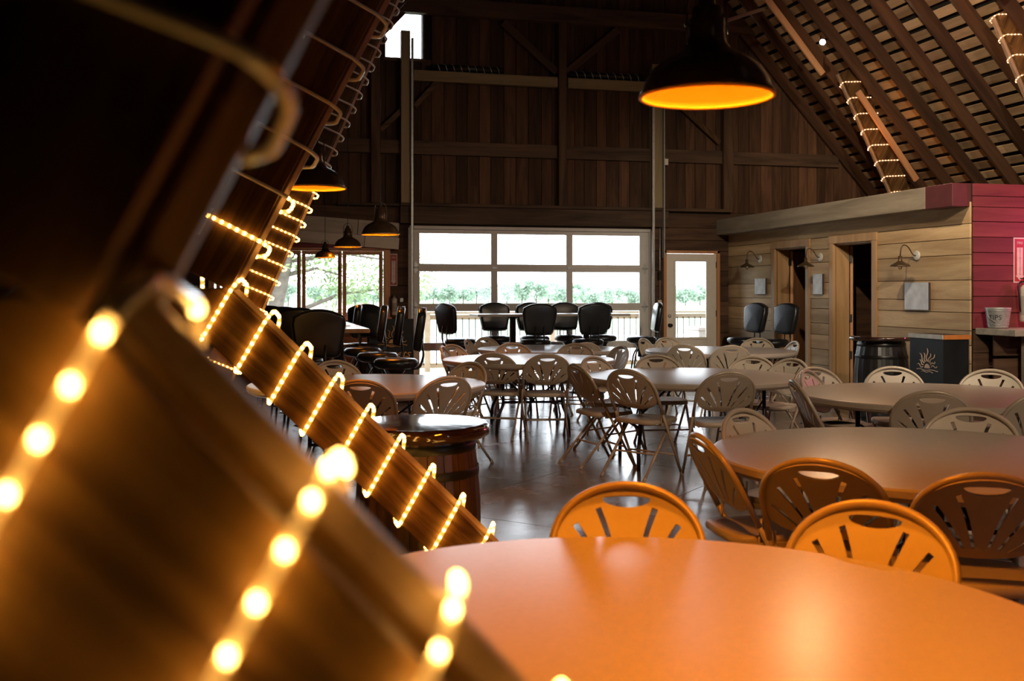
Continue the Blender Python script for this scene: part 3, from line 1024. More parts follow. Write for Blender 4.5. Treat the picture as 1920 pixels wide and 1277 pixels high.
rib('timber_rib', 'second slanted timber rib, in focus with gold-lit lower leg', 4.20, -0.097, 1.448, 1, 4.6)
rope('gold rope light spiralling down the second rib beside the barrel', 4.20, -0.097, 1.448, 1,
     [(Z0, uL, bL, [3.3 - 0.205 * i for i in range(16)], -0.0, 0.195), (Z0, dL, wL, [0.0 + 0.18 * i for i in range(9)], 0.06, 0.195)],
     lambda p: p.z < 0.36, r=0.0085, rb=0.0065, out=0.02)
rib('timber_rib', 'third timber rib with fine lights, in front of the left window', 7.80, 0.092, 1.448, 1, 4.6, leg=False, su=0.426)
rope('fine gold rope light wrapping the third rib by the window', 7.80, 0.092, 1.448, 1,
     [(Z0, u3, b3, [3.4 - 0.118 * i for i in range(38)], -0.0, 0.195)],
     lambda p: p.z < 0.78, r=0.008, rb=0.006, individual=True, out=0.012)
rib('timber_rib', 'fourth timber rib, dark, behind the second rib near the end wall', 11.3, -0.12, 1.448, 1, 4.6, leg=False, su=0.426)
rope('unlit rope light on the fourth dark rib', 11.3, -0.12, 1.448, 1,
     [(Z0, u3, b3, [3.4 - 0.22 * i for i in range(15)], -0.0, 0.195)], lambda p: False, r=0.011, out=0.03)
uR = Vector((-0.4512, 0, 0.8924)); bR = Vector((0.8924, 0, 0.4512))
for (Y, lab, lab2, zb, zt) in ((14.0, 'right timber rib rising behind the grey beam, wrapped in lights', 'white-hot rope light in nine loops on the far right rib', 2.75, 4.62),
                          (10.6, 'right timber rib cut off by the upper right corner', 'short run of rope light in the upper right corner', 4.05, 4.75)):
    x0 = 9.5 + (2.897 - 2.64) * 0.506
    rib('timber_rib', lab, Y, x0, 2.64, -1, 4.75, leg=False, wide=0.28)
    n = 9
    ss = [(zt - 2.64) / 0.8924 - (zt - zb) / 0.8924 / (n - 1 if Y > 12 else 3) * i for i in range(n if Y > 12 else 4)]
    rope(lab2, Y, x0, 2.64, -1, [(Z0, uR, bR, ss, -0.13, 0.28)], lambda p: True, individual=False, rb=0.009, r=0.007, step=0.05, bulbmat=MT['bulbfar'])
    l = bpy.data.lights.new('rope_glow', 'POINT'); l.energy = 10 if Y > 12 else 5; l.color = (1, 0.42, 0.14); l.shadow_soft_size = 0.35
    lo = bpy.data.objects.new('rope_glow', l); COL.objects.link(lo)
    zc = (zb + zt) / 2
    lo.location = (9.5 - (zc - 2.897) * 0.506 - 0.3, Y - 0.3, zc)
# plank braces high up on the right
for (p0, p1, nm, lab) in (((7.05, 13.6, 5.75), (8.02, 13.6, 4.62), 'collar_brace', 'lit plank brace with a spot lamp at its foot'),
                      ((8.75, 13.85, 4.45), (9.75, 13.85, 3.15), 'collar_brace', 'slanting plank brace right of the light-wrapped rib'),
                      ((6.1, 13.9, 5.20), (7.3, 13.9, 5.62), 'collar_brace', 'thin pale strut crossing the rafters right of the big lamp')):
    p0, p1 = Vector(p0), Vector(p1); d = p1 - p0
    o = MB().cbox(-0.045 if 'thin' not in lab else -0.025, 0.045 if 'thin' not in lab else 0.025, -0.02, 0.02, -d.length / 2, d.length / 2, 0.004).build(nm, MT['trimr'] if 'thin' not in lab else MT['batten'])
    o.location = (p0 + p1) / 2
    o.rotation_euler = (0, math.atan2(d.x, d.z), 0)
    tag(o, lab, 'brace')


def spot_lamp(label, loc, aim, energy, cone=110, face=True, col=(1.0, 0.62, 0.36)):
    d = (Vector(aim) - Vector(loc)).normalized()
    q = d.to_track_quat('-Z', 'Y')
    t = thing('spot_lamp', label, 'lamp', loc, 0, 'spot lamps in the roof')
    t.rotation_euler = q.to_euler()
    MB().open_lathe([(0.045, -0.062), (0.044, -0.05), (0.04, -0.02), (0.028, 0.02), (0.026, 0.03)], 20).build('reflector', MT['black'], t)
    MB().lathe([(0.0, -0.060), (0.038, -0.056), (0.040, -0.05), (0.0, -0.045)], 20).build('lens', MT['spot'], t)
    MB().lathe([(0.027, 0.03), (0.027, 0.12), (0.018, 0.13), (0.0, 0.13)], 16).build('socket', MT['galv'], t)
    MB().tube([(0, 0, 0.12), (0.0, 0.03, 0.17), (0.0, 0.08, 0.2)], 0.01, 6).build('bracket', MT['black'], t)
    l = bpy.data.lights.new('spot_beam', 'SPOT'); l.energy = energy; l.color = col
    l.spot_size = math.radians(cone); l.spot_blend = 0.6; l.shadow_soft_size = 0.06
    lo = bpy.data.objects.new('spot_beam', l); COL.objects.link(lo); lo.parent = t; lo.location = (0, 0, -0.085)
    return t


spot_lamp('white glowing spot lamp at the foot of the lit brace', (7.86, 13.35, 5.02), (6.6, 10.5, 4.2), 160)
spot_lamp('small spot lamp in the upper right corner', (8.35, 10.4, 4.92), (9.8, 8.5, 3.6), 40)
spot_lamp('spot lamp glowing above the small upper left window', (2.22, 15.2, 5.84), (4.5, 13.5, 7.0), 40)
spot_lamp('added unseen spot light high on the left, brightening the roof slope', (4.0, 7.5, 5.6), (9.3, 10.8, 4.2), 900, 75, True, (1.0, 0.78, 0.52))  # added lamp outside the view, brightens the roof boards
spot_lamp('added unseen spot light high on the right, fill for the floor', (7.6, 5.0, 5.0), (3.4, 11.0, 0.6), 300, 80, True, (1.0, 0.72, 0.5))  # unseen lamp put in as warm fill for floor and chairs
spot_lamp('added unseen spot light high behind the viewer, fill for the tables', (2.6, -1.5, 5.0), (4.6, 8.9, 0.8), 760, 46, True, (1.0, 0.74, 0.48))  # unseen fill light added for tables and chair backs
spot_lamp('added unseen spot light high over the foreground, fill for the plank wall', (3.6, 2.0, 4.8), (8.0, 11.6, 1.2), 1150, 48, True, (1.0, 0.88, 0.66))  # added out of view to lift the plank wall and right-hand chairs


# ------------------------------------------------------------------ pendant lamps
def shade_profile(R):
    k = R / 0.20
    return [(0.20 * k, 0.0), (0.203 * k, 0.012 * k), (0.195 * k, 0.022 * k), (0.185 * k, 0.05 * k), (0.165 * k, 0.083 * k), (0.135 * k, 0.108 * k), (0.10 * k, 0.127 * k), (0.075 * k, 0.143 * k),
            (0.060 * k, 0.162 * k), (0.055 * k, 0.185 * k), (0.055 * k, 0.235 * k), (0.046 * k, 0.24 * k), (0.046 * k, 0.27 * k), (0.026 * k, 0.278 * k), (0.024 * k, 0.31 * k), (0.0, 0.315 * k)]


def pendant(label, x, y, z, R, energy, cord_top):
    t = thing('pendant_lamp', label, 'lamp', (x, y, z), 0, 'dome pendant lamps')
    k = R / 0.20
    pr = shade_profile(R)
    MB().open_lathe(pr, 48).build('lamp_shade', MT['shade'], t)
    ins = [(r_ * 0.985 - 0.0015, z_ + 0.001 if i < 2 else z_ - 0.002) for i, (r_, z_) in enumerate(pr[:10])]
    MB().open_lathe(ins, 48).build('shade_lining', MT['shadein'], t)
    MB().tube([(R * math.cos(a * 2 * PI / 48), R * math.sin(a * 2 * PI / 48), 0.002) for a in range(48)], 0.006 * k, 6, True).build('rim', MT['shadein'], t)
    MB().lathe([(0.0, 0.075 * k), (0.02 * k, 0.08 * k), (0.030 * k, 0.10 * k), (0.026 * k, 0.13 * k), (0.014 * k, 0.16 * k), (0.0, 0.165 * k)], 16).build('bulb', MT['lamp'], t)
    ba = [(-0.062 * k, 0, 0.16 * k), (-0.066 * k, 0, 0.25 * k), (-0.055 * k, 0, 0.325 * k), (0, 0, 0.345 * k), (0.055 * k, 0, 0.325 * k), (0.066 * k, 0, 0.25 * k), (0.062 * k, 0, 0.16 * k)]
    MB().tube(fillet(ba, 0.03 * k), 0.004 * k, 6).tube([(-0.07 * k, 0, 0.215 * k), (-0.05 * k, 0, 0.215 * k)], 0.007 * k, 6).tube([(0.07 * k, 0, 0.215 * k), (0.05 * k, 0, 0.215 * k)], 0.007 * k, 6).build('bail_handle', MT['shade'], t)
    MB().tube([(0, 0, 0.30 * k), (0, 0, cord_top - z)], 0.004, 6).build('cord', MT['black'], t)
    l = bpy.data.lights.new('lamp_light', 'SPOT'); l.energy = energy; l.color = (1.0, 0.27, 0.012)
    l.spot_size = math.radians(106 if x < 1 and y < 2 else 128); l.spot_blend = 0.35; l.shadow_soft_size = 0.10
    lo = bpy.data.objects.new('lamp_light', l); COL.objects.link(lo); lo.parent = t; lo.location = (0, 0, 0.065 * k)
    return t


pendant('large near pendant lamp glowing orange at upper right centre', 1.33, 2.92, 2.033, 0.20, 75, 7.0)
pendant('bronze pendant lamp behind the second rib, upper left', 0.37, 6.78, 2.11, 0.20, 60, 3.6)
pendant('green-glinting bronze pendant lamp left of the glazed door', 1.30, 11.11, 2.06, 0.20, 45, 4.6)
pendant('dark pendant lamp over the window, larger of the hanging pair', 1.22, 14.2, 2.06, 0.185, 25, 4.5)
pendant('smallest pendant lamp, hanging lowest before the window', 0.93, 14.4, 1.92, 0.14, 14, 4.2)
pendant('pendant lamp over the foreground table, above the frame', 0.95, 1.60, 2.10, 0.20, 118, 4.0)

# ------------------------------------------------------------------ round tables
top_prof = [(0.0, 0.690), (0.86, 0.690), (0.885, 0.682), (0.905, 0.690), (0.915, 0.705), (0.915, 0.730), (0.906, 0.738), (0.895, 0.7395), (0.0, 0.740)]


def seg(mb, pts, r, n=8):
    mb.tube(fillet(pts, 0.05), r, n)


def make_table():
    t = thing('round_table', 'x', 'table', (0, 0, 0), 0, 'round folding banquet tables')
    smooth_by_angle(MB().lathe(top_prof, 96).build('tabletop', MT['table'], t).data, 0.5)
    for sx in (-1, 1):
        for sy in (-1, 1):
            mb = MB()
            seg(mb, [(sx * 0.52, sy * 0.30, 0.69), (sx * 0.52, sy * 0.30, 0.30), (sx * 0.55, sy * 0.36, 0.17), (sx * 0.55, sy * 0.37, 0.0)], 0.016, 10)
            mb.build('leg', MT['tleg'], t)
        mb = MB()
        mb.tube([(sx * 0.52, -0.30, 0.33), (sx * 0.52, 0.30, 0.33)], 0.012, 8)
        mb.build('crossbar', MT['tleg'], t)
        mb = MB()
        mb.tube([(sx * 0.50, 0, 0.36), (sx * 0.16, 0, 0.685)], 0.010, 8).cbox(sx * 0.5 - 0.03, sx * 0.5 + 0.03, -0.02, 0.02, 0.33, 0.37, 0.003)
        mb.tube([(sx * 0.50, 0, 0.35), (sx * 0.52, -0.28, 0.55)], 0.008, 6).tube([(sx * 0.50, 0, 0.35), (sx * 0.52, 0.28, 0.55)], 0.008, 6)
        mb.build('brace', MT['tleg'], t)
        MB().cbox(sx * 0.52 - 0.025, sx * 0.52 + 0.025, -0.42, 0.42, 0.665, 0.689, 0.003).build('rail', MT['tleg'], t)
    return t


TB = dict(TA=(3.62, 12.65, 20, 'far round table just inside the glass garage door'),
          TB=(2.83, 10.72, 80, 'round table with a white glare, second from the garage door'),
          TC=(3.61, 8.21, -8, 'middle round table on the open floor, bluish shine on top'),
          TD=(5.53, 11.74, 20, 'round table in front of the white door and black stools'),
          TE=(4.55, 6.31, 35, 'brown-looking round table before the black barrel'),
          TF=(2.83, 3.97, 30, 'large brown round table behind the orange foreground chairs'),
          TL=(0.85, 8.11, 70, 'round table on the left, behind the lacquered barrel table'),
          TG=(0.77, 1.96, 15, 'orange-lit round table filling the foreground'))
t0 = make_table()
first = True
for k, (x, y, rz, lab) in TB.items():
    o = t0 if first else copy_tree(t0)
    first = False
    o.location = (x, y, 0)
    o.rotation_euler = (0, 0, math.radians(rz))
    o['label'] = lab


# ------------------------------------------------------------------ fan-back folding chair
def make_chair():
    t = thing('folding_chair', 'x', 'chair', (0, 0, 0), 0, 'beige fan-back folding chairs')
    ax = Vector((0, -0.46, 0.888)).normalized()      # up along the back
    foot = Vector((0, 0.22, 0.0))
    top_s = 0.855 / ax.z
    base_s = top_s - 0.375
    nrm = Vector((0, ax.z, -ax.y))                    # towards the sitter (front)
    # panel with a grip hole and six fan slots
    cu = bpy.data.curves.new('panel', 'CURVE')
    cu.dimensions = '2D'
    cu.fill_mode = 'BOTH'
    cu.extrude = 0.004
    cu.resolution_u = 1

    def spl(pts):
        sp = cu.splines.new('POLY')
        sp.points.add(len(pts) - 1)
        for p, q in zip(sp.points, pts):
            p.co = (q[0], q[1], 0, 1)
        sp.use_cyclic_u = True
    W, HT = 0.222, 0.355
    out = []
    for i in range(33):
        a = PI * i / 32
        out.append((W * math.cos(a), 0.155 + (HT - 0.155) * math.sin(a) ** 0.92 if 0 < i < 32 else 0.155))
    low = [(-0.219, 0.11), (-0.205, 0.075), (-0.17, 0.045), (-0.11, 0.020), (-0.05, 0.008), (0, 0.005)]
    out += low + [(-x, y) for x, y in low[-2::-1]]
    spl(out)
    grip = [(0.074 * math.cos(a), 0.318 + (0.011 if math.sin(a) > 0 else 0.026) * math.sin(a)) for a in [2 * PI * i / 24 for i in range(24)]]
    spl(grip)
    for sg in (-1, 1):
        for (p0, p1, p2, w) in (((0.088, 0.288), (0.050, 0.20), (0.024, 0.070), 0.0095), ((0.158, 0.235), (0.105, 0.165), (0.054, 0.062), 0.0095), ((0.192, 0.150), (0.14, 0.105), (0.086, 0.052), 0.0075)):
            c = []
            for i in range(7):
                tt = i / 6
                c.append(((1 - tt) ** 2 * p0[0] + 2 * tt * (1 - tt) * p1[0] + tt * tt * p2[0], (1 - tt) ** 2 * p0[1] + 2 * tt * (1 - tt) * p1[1] + tt * tt * p2[1]))
            L_, R_ = [], []
            for i, p in enumerate(c):
                a = c[max(0, i - 1)]; b = c[min(6, i + 1)]
                dx, dy = b[0] - a[0], b[1] - a[1]
                l = math.hypot(dx, dy)
                ww = w * (1.0 - 0.45 * i / 6)
                L_.append((sg * (p[0] - dy / l * ww), p[1] + dx / l * ww)); R_.append((sg * (p[0] + dy / l * ww), p[1] - dx / l * ww))
            spl(L_ + R_[::-1])
    ob = bpy.data.objects.new('tmp', cu)
    COL.objects.link(ob)
    dg = bpy.context.evaluated_depsgraph_get(); dg.update()
    me = bpy.data.meshes.new_from_object(ob.evaluated_get(dg))
    bpy.data.objects.remove(ob)
    bq = bmesh.new(); bq.from_mesh(me)
    for q in range(-6, 7):
        bmesh.ops.bisect_plane(bq, geom=bq.verts[:] + bq.edges[:] + bq.faces[:], plane_co=(q * 0.033, 0, 0), plane_no=(1, 0, 0))
    for q in (0.02, 0.04, 0.06):
        bmesh.ops.bisect_plane(bq, geom=bq.verts[:] + bq.edges[:] + bq.faces[:], plane_co=(0, q, 0), plane_no=(0, 1, 0))
    bq.to_mesh(me); bq.free()
    for v in me.vertices:
        x, tt, h_ = v.co
        bend = -0.020 * (1 - (x / W) ** 2) - 0.0
        lip = 0.03 * max(0, (0.07 - tt) / 0.07) ** 1.5
        p = foot + ax * (base_s + tt) + nrm * (h_ + bend + lip)
        v.co = (x, p.y, p.z)
    me.materials.clear(); me.materials.append(MT['chair'])
    me.polygons.foreach_set('use_smooth', [False] * len(me.polygons))
    me.name = 'backrest'
    put('backrest', me, t)
    # tube arch round the panel
    arch = []
    for i in range(25):
        a = PI * i / 24
        tt = 0.155 + (HT + 0.004 - 0.155) * (math.sin(a) ** 0.92 if 0 < i < 24 else 0)
        p = foot + ax * (base_s + tt)
        arch.append(((W + 0.006) * math.cos(a), p.y, p.z))
    pl = foot + ax * (0.50 / ax.z)
    arch = [(0.226, pl.y, pl.z)] + arch + [(-0.226, pl.y, pl.z)]
    MB().tube(arch, 0.0125, 8).build('back_frame', MT['chairf'], t)
    for sg in (-1, 1):
        MB().tube([(sg * 0.226, pl.y, pl.z), (sg * 0.222, foot.y + 0.004, 0.02)], 0.0115, 8).tube([(sg * 0.222, foot.y + 0.005, 0.028), (sg * 0.222, foot.y + 0.016, 0.0)], 0.0145, 8).build('leg', MT['chairf'], t)
        MB().tube([(sg * 0.196, 0.115, 0.425), (sg * 0.200, -0.24, 0.02)], 0.0115, 8).tube([(sg * 0.200, -0.235, 0.028), (sg * 0.200, -0.258, 0.0)], 0.0145, 8).build('leg', MT['chairf'], t)
        pq = foot + ax * (0.47 / ax.z)
        MB().cbox(sg * 0.211 - 0.004, sg * 0.211 + 0.004, pq.y - 0.01, pq.y + 0.13, 0.405, 0.432, 0.002).tube([(sg * 0.211, pq.y, 0.53), (sg * 0.205, -0.03, 0.43), (sg * 0.200, -0.10, 0.42)], 0.006, 6).build('hinge_bar', MT['chairf'], t)
    pf = foot + ax * (0.17 / ax.z)
    MB().tube([(-0.222, pf.y, pf.z), (0.222, pf.y, pf.z)], 0.008, 8).build('stretcher', MT['chairf'], t)
    fr = (0.425 - 0.19) / 0.405
    MB().tube(fillet([(-0.198, 0.115 - fr * 0.355, 0.14), (-0.198, 0.115 - fr * 0.355, 0.19), (0.198, 0.115 - fr * 0.355, 0.19), (0.198, 0.115 - fr * 0.355, 0.14)], 0.04), 0.008, 8).build('stretcher', MT['chairf'], t)
    # seat: pan with a rolled edge
    o = []
    for (x, y) in ((-0.195, 0.17), (-0.17, 0.245), (-0.10, 0.275), (0, 0.282), (0.10, 0.275), (0.17, 0.245), (0.195, 0.17), (0.200, 0.0), (0.19, -0.09), (0.155, -0.125), (0, -0.132), (-0.155, -0.125), (-0.19, -0.09), (-0.200, 0.0)):
        o.append((x, y))
    rings = [(-0.5, 0.93), (-0.45, 0.985), (-0.1, 1.0), (0.3, 0.985), (0.48, 0.95), (0.38, 0.80)]
    Mx = Matrix.Translation((0, 0, 0.435)) @ Matrix(((1, 0, 0, 0), (0, 0, 1, 0), (0, 1, 0, 0), (0, 0, 0, 1)))
    MB().padded(o, 0.04, rings, Mx).build('seat', MT['chair'], t)
    return t


CH = [
    ('TB', 2.19, 11.74, -53, 'folding chair left behind the white-glare table, half hidden'),
    ('TB', 2.03, 11.40, -20, 'side-on folding chair at the far left end of the white-glare table'),
    ('TA', 2.65, 13.10, -25, 'narrow side-on chair at the left end of the far table'),
    ('TA', 2.98, 13.55, -58, 'small chair behind the left end of the far table, below the stools'),
    ('TB', 2.96, 11.96, -94, 'chair facing the viewer between the two farthest tables, left one'),
    ('TB', 3.65, 11.65, -118, 'chair facing the viewer between the two farthest tables, right one'),
    ('TA', 3.82, 11.80, 97, 'chair peeking out behind the right chair between the farthest tables'),
    ('TB', 2.28, 9.98, 62, 'near-side chair of the white-glare table, left of the pair seen from behind'),
    ('TB', 2.76, 9.73, 81, 'near-side chair of the white-glare table, right of the pair seen from behind'),
    ('TB', 3.99, 11.04, -169, 'chair leaning side-on at the right end of the white-glare table'),
    ('TC', 3.05, 9.20, -60, 'small chair beyond the left end of the middle table'),
    ('TC', 2.60, 8.30, 8, 'first of two three-quarter chairs left of the middle table, farther one'),
    ('TC', 2.80, 7.62, 34, 'second three-quarter chair left of the middle table, nearer one, legs fully seen'),
    ('TL', 1.79, 8.72, -145, 'orange-lit chair at the right side of the left table'),
    ('TC', 3.73, 9.33, -96, 'chair mirrored in the shiny far edge of the middle table'),
    ('TD', 4.89, 12.68, -45, 'side-on chair beside the garage door at the table by the white door'),
    ('TD', 5.30, 12.90, -76, 'far chair directly below the white door knob'),
    ('TD', 4.78, 11.10, 50, 'chair seen from behind at the left end of the table by the white door'),
    ('TD', 5.22, 10.80, 76, 'chair seen from behind at the middle of the table by the white door'),
    ('TD', 6.40, 12.47, -130, 'far chair under the two black stools against the plank wall'),
    ('TD', 6.42, 11.55, 172, 'angled chair at the right end of the table by the white door'),
    ('TC', 4.52, 8.90, -133, 'chair behind the middle table, just right of its centre, facing us'),
    ('TC', 4.70, 8.50, -158, 'chair at the far right end of the middle table'),
    ('TE', 4.12, 7.21, -50, 'pinkish chair between the middle table and the brown one'),
    ('TE', 4.32, 7.46, -85, 'folding chair mostly hidden behind the pinkish one'),
    ('TC', 3.46, 7.20, 85, 'large chair seen from behind at the front of the middle table'),
    ('TE', 3.55, 6.38, -16, 'pale chair in profile at the left end of the brown-looking table'),
    ('TE', 4.97, 7.37, -112, 'chair on the far side of the brown-looking table below the black barrel'),
    ('TE', 5.52, 6.91, -132, 'chair on the far side of the brown-looking table, below the bar counter'),
    ('TE', 3.98, 5.50, 60, 'chair seen from behind at the front of the brown-looking table'),
    ('TE', 4.56, 5.26, 87, 'chair cut off by the right edge of the picture'),
    ('TF', 3.57, 4.62, -132, 'pale chair behind the large brown table, facing the viewer'),
    ('TF', 2.41, 4.86, -62, 'chair behind the left end of the large brown table'),
    ('TF', 1.82, 4.05, -4, 'orange-rimmed chair in profile at the left end of the large brown table'),
    ('TF', 1.96, 3.35, 46, 'orange chair seen from behind, left of the near pair'),
    ('TF', 2.34, 2.95, 62, 'orange chair seen from behind, right of the near pair'),
    ('TG', 1.12, 3.05, -108, 'bright orange chair behind the foreground table, centre, grip hole showing floor'),
    ('TG', 1.70, 2.61, -135, 'bright orange chair at the right side of the foreground table'),
    ('TL', 0.68, 9.23, -75, 'orange-lit chair on the far side of the left table'),
    ('TL', 0.70, 7.13, 72, 'greyish chair seen from behind at the left table, left one'),
    ('TL', 1.33, 7.26, 112, 'chair seen from behind at the left table, above the barrel slab'),
]
c0 = make_chair()
first = True
for (tb, x, y, ang, lab) in CH:
    o = c0 if first else copy_tree(c0)
    first = False
    a = math.radians(ang)
    o.location = (x + 0.20 * math.cos(a), y + 0.20 * math.sin(a), 0)
    o.rotation_euler = (0, 0, a - PI / 2)
    o['label'] = lab


# ------------------------------------------------------------------ padded bar stools
def make_stool():
    t = thing('bar_stool', 'x', 'stool', (0, 0, 0), 0, 'black padded bar stools')
    out = []
    for i in range(13):
        x = -0.225 + 0.45 * i / 12
        out.append((x, 0.425 - 0.065 * abs(x / 0.225) ** 2.2))
    out = [(-0.224, 0.335), (-0.235, 0.30)][::-1] + out + [(0.230, 0.335), (0.235, 0.30), (0.215, 0.16), (0.190, 0.03), (0.172, 0.005), (0.14, 0.0), (0, -0.008), (-0.14, 0.0), (-0.172, 0.005), (-0.190, 0.03), (-0.215, 0.16)]
    rings = [(-0.5, 0.86), (-0.44, 0.94), (-0.25, 0.99), (0.0, 1.0), (0.25, 0.99), (0.44, 0.94), (0.5, 0.84)]
    Mx = Matrix.Translation((0, -0.20, 0.875)) @ Matrix.Rotation(math.radians(8), 4, 'X')
    bk_ = MB().padded(out, 0.085, rings, Mx).build('backrest', MT['vinyl'], t)
    MB().tube([Mx @ Vector((x, -0.03, z)) for x, z in out], 0.0055, 6, True).build('piping', MT['vinyl'], bk_)
    prof = [(0.0, 0.70), (0.17, 0.70), (0.205, 0.715), (0.22, 0.745), (0.215, 0.775), (0.19, 0.795), (0.10, 0.803), (0.0, 0.805)]
    MB().lathe(prof, 32).build('seat', MT['vinyl'], t)
    for sg in (-1, 1):
        MB().tube(fillet([(sg * 0.07, -0.06, 0.695), (sg * 0.07, -0.23, 0.70), (sg * 0.06, -0.27, 0.82), (sg * 0.06, -0.25, 0.98)], 0.04), 0.010, 8).build('back_bracket', MT['black'], t)
    MB().lathe([(0.055, 0.50), (0.05, 0.62), (0.09, 0.68), (0.12, 0.70), (0.0, 0.702)], 20).build('swivel', MT['black'], t)
    for k_ in range(4):
        a = PI / 4 + k_ * PI / 2
        MB().tube(fillet([(0.04 * math.cos(a), 0.04 * math.sin(a), 0.66), (0.14 * math.cos(a), 0.14 * math.sin(a), 0.55), (0.24 * math.cos(a), 0.24 * math.sin(a), 0.0)], 0.08), 0.012, 8).build('leg', MT['black'], t)
    MB().tube([(0.205 * math.cos(a * PI / 12), 0.205 * math.sin(a * PI / 12), 0.25) for a in range(24)], 0.009, 6, True).build('foot_ring', MT['chrome'], t)
    return t


ST = [
    (3.74, 13.80, 88, 'black bar stool seen from behind at the tall table, left of the front pair'),
    (4.50, 13.80, 92, 'black bar stool seen from behind at the tall table, right of the front pair'),
    (3.50, 15.05, -92, 'black bar stool beyond the tall table, leftmost of the back row'),
    (4.06, 15.0, -90, 'black bar stool beyond the tall table, half hidden behind the left front stool'),
    (4.62, 15.1, -90, 'black bar stool beyond the tall table, tallest in view under the pane bar'),
    (5.12, 15.0, -92, 'black bar stool beyond the tall table, peeking out on the right'),
    (2.80, 14.35, 22, 'black bar stool in three-quarter view at the left end of the tall table'),
    (5.52, 14.40, 168, 'black bar stool in three-quarter view at the right end of the tall table'),
    (6.82, 13.75, 192, 'shiny black stool against the plank wall, nearer the white door'),
    (6.95, 13.10, 192, 'shiny black stool against the plank wall, beside the first dark doorway'),
    (0.55, 9.55, 88, 'large dark stool back in front of the left window, nearest one'),
    (0.45, 10.6, 80, 'dark stool whose reddish top shows over the nearest left stool'),
    (0.34, 11.3, 78, 'dark stool third back in the left row'),
    (0.20, 12.4, 78, 'dark rounded stool back farthest left under the window'),
    (1.34, 10.15, 172, 'stool seen edge-on nearest the black sign board'),
    (1.28, 11.2, 172, 'stool seen edge-on, second from the sign board'),
    (1.22, 12.2, 172, 'stool with white glare on its back edge, third from the sign board'),
    (1.30, 13.3, -110, 'stool back showing dark behind the glaring one'),
    (1.02, 13.2, 172, 'palest edge-on stool, farthest along the bar table'),
]
s0 = make_stool()
first = True
for (x, y, ang, lab) in ST:
    o = s0 if first else copy_tree(s0)
    first = False
    o.location = (x, y, 0)
    o.rotation_euler = (0, 0, math.radians(ang) - PI / 2)
    o['label'] = lab

# tall tables
t = thing('bar_table', 'tall dark bar table before the glass door, seen edge-on', 'table', (4.12, 14.4, 0))
MB().cbox(-1.12, 1.12, -0.30, 0.30, 1.105, 1.14, 0.006).build('tabletop', MT['table'], t)
for sx in (-0.55, 0.55):
    MB().lathe([(0.28, 0.0), (0.28, 0.015), (0.05, 0.04), (0.045, 1.08), (0.14, 1.10), (0.14, 1.105)], 24, Matrix.Translation((sx, 0, 0))).build('pedestal', MT['black'], t)
t = thing('bar_table', 'tall wooden bar table among the left stools, daylight on its top', 'table', (0.80, 11.25, 0))
MB().cbox(-0.24, 0.24, -1.55, 1.45, 1.065, 1.105, 0.006).build('tabletop', MT['bartop'], t)
for sy in (-1.0, 0.9):
    MB().lathe([(0.26, 0.0), (0.26, 0.015), (0.05, 0.04), (0.04, 1.04), (0.14, 1.06), (0.14, 1.065)], 24, Matrix.Translation((0, sy, 0))).build('pedestal', MT['black'], t)
nb = thing('napkin_holder', 'white paper stack catching daylight on the left bar table', 'napkin holder', (0.86, 10.6, 1.105))
MB().cbox(-0.07, 0.07, -0.08, 0.08, 0.0, 0.006, 0.001).build('paper', MT['seatwhite'], nb)


# ------------------------------------------------------------------ barrels
def stave_barrel(name, lab, x, y, h, rh, rbelly, mat, slab_r, slab_m, slab_t=0.06, n=22):
    t = thing(name, lab, 'barrel', (x, y, 0))
    zs = [0, 0.18, 0.38, 0.5, 0.62, 0.82, 1.0]
    rr = [rh + (rbelly - rh) * (1 - (2 * z - 1) ** 2) for z in zs]
    sm = MB()
    da = 2 * PI / n
    g = 0.006
    vs, fs = [], []
    for zf, r_ in zip(zs, rr):
        for a, r2 in ((-da / 2 + g, r_ - 0.003), (0, r_ + 0.001), (da / 2 - g, r_ - 0.003), (da / 2 - g, r_ - 0.03), (-da / 2 + g, r_ - 0.03)):
            vs.append((r2 * math.cos(a), r2 * math.sin(a), zf * h))
    for i in range(len(zs) - 1):
        for k_ in range(5):
            k2 = (k_ + 1) % 5
            fs.append((i * 5 + k_, i * 5 + k2, (i + 1) * 5 + k2, (i + 1) * 5 + k_))
    fs += [(0, 1, 2, 3, 4), tuple(len(vs) - 5 + k_ for k_ in range(5))]
    me = sm.add(vs, fs).mesh('stave', mat)
    for k_ in range(n):
        put('stave', me, t, None, (0, 0, k_ * da))
    for zf in (0.05, 0.20, 0.80, 0.95):
        r_ = rh + (rbelly - rh) * (1 - (2 * zf - 1) ** 2) + 0.003
        MB().open_lathe([(r_, zf * h - 0.02), (r_ + 0.002, zf * h - 0.018), (r_ + 0.002, zf * h + 0.018), (r_, zf * h + 0.02)], 40).build('hoop', MT['black'], t)
    MB().lathe([(0, h - 0.02), (rh - 0.02, h - 0.02), (rh - 0.02, h - 0.01), (0, h - 0.01)], 32).build('head', mat, t)
    ph = random.random() * 6
    rim = lambda a, i: 1 + 0.022 * math.sin(3 * a + ph) + 0.012 * math.sin(7 * a + 2 * ph) + 0.006 * math.sin(17 * a + i * 1.3) + 0.004 * math.sin(29 * a + i)
    st = slab_t
    smooth_by_angle(MB().lathe([(0, h), (slab_r * 0.93, h), (slab_r * 0.985, h + st * 0.25), (slab_r, h + st * 0.55), (slab_r * 0.985, h + st * 0.85), (slab_r * 0.955, h + st), (slab_r * 0.90, h + st + 0.001), (0, h + st + 0.001)], 96, None, True, rim).build('slab_top', slab_m, t).data, 0.9)
    return t


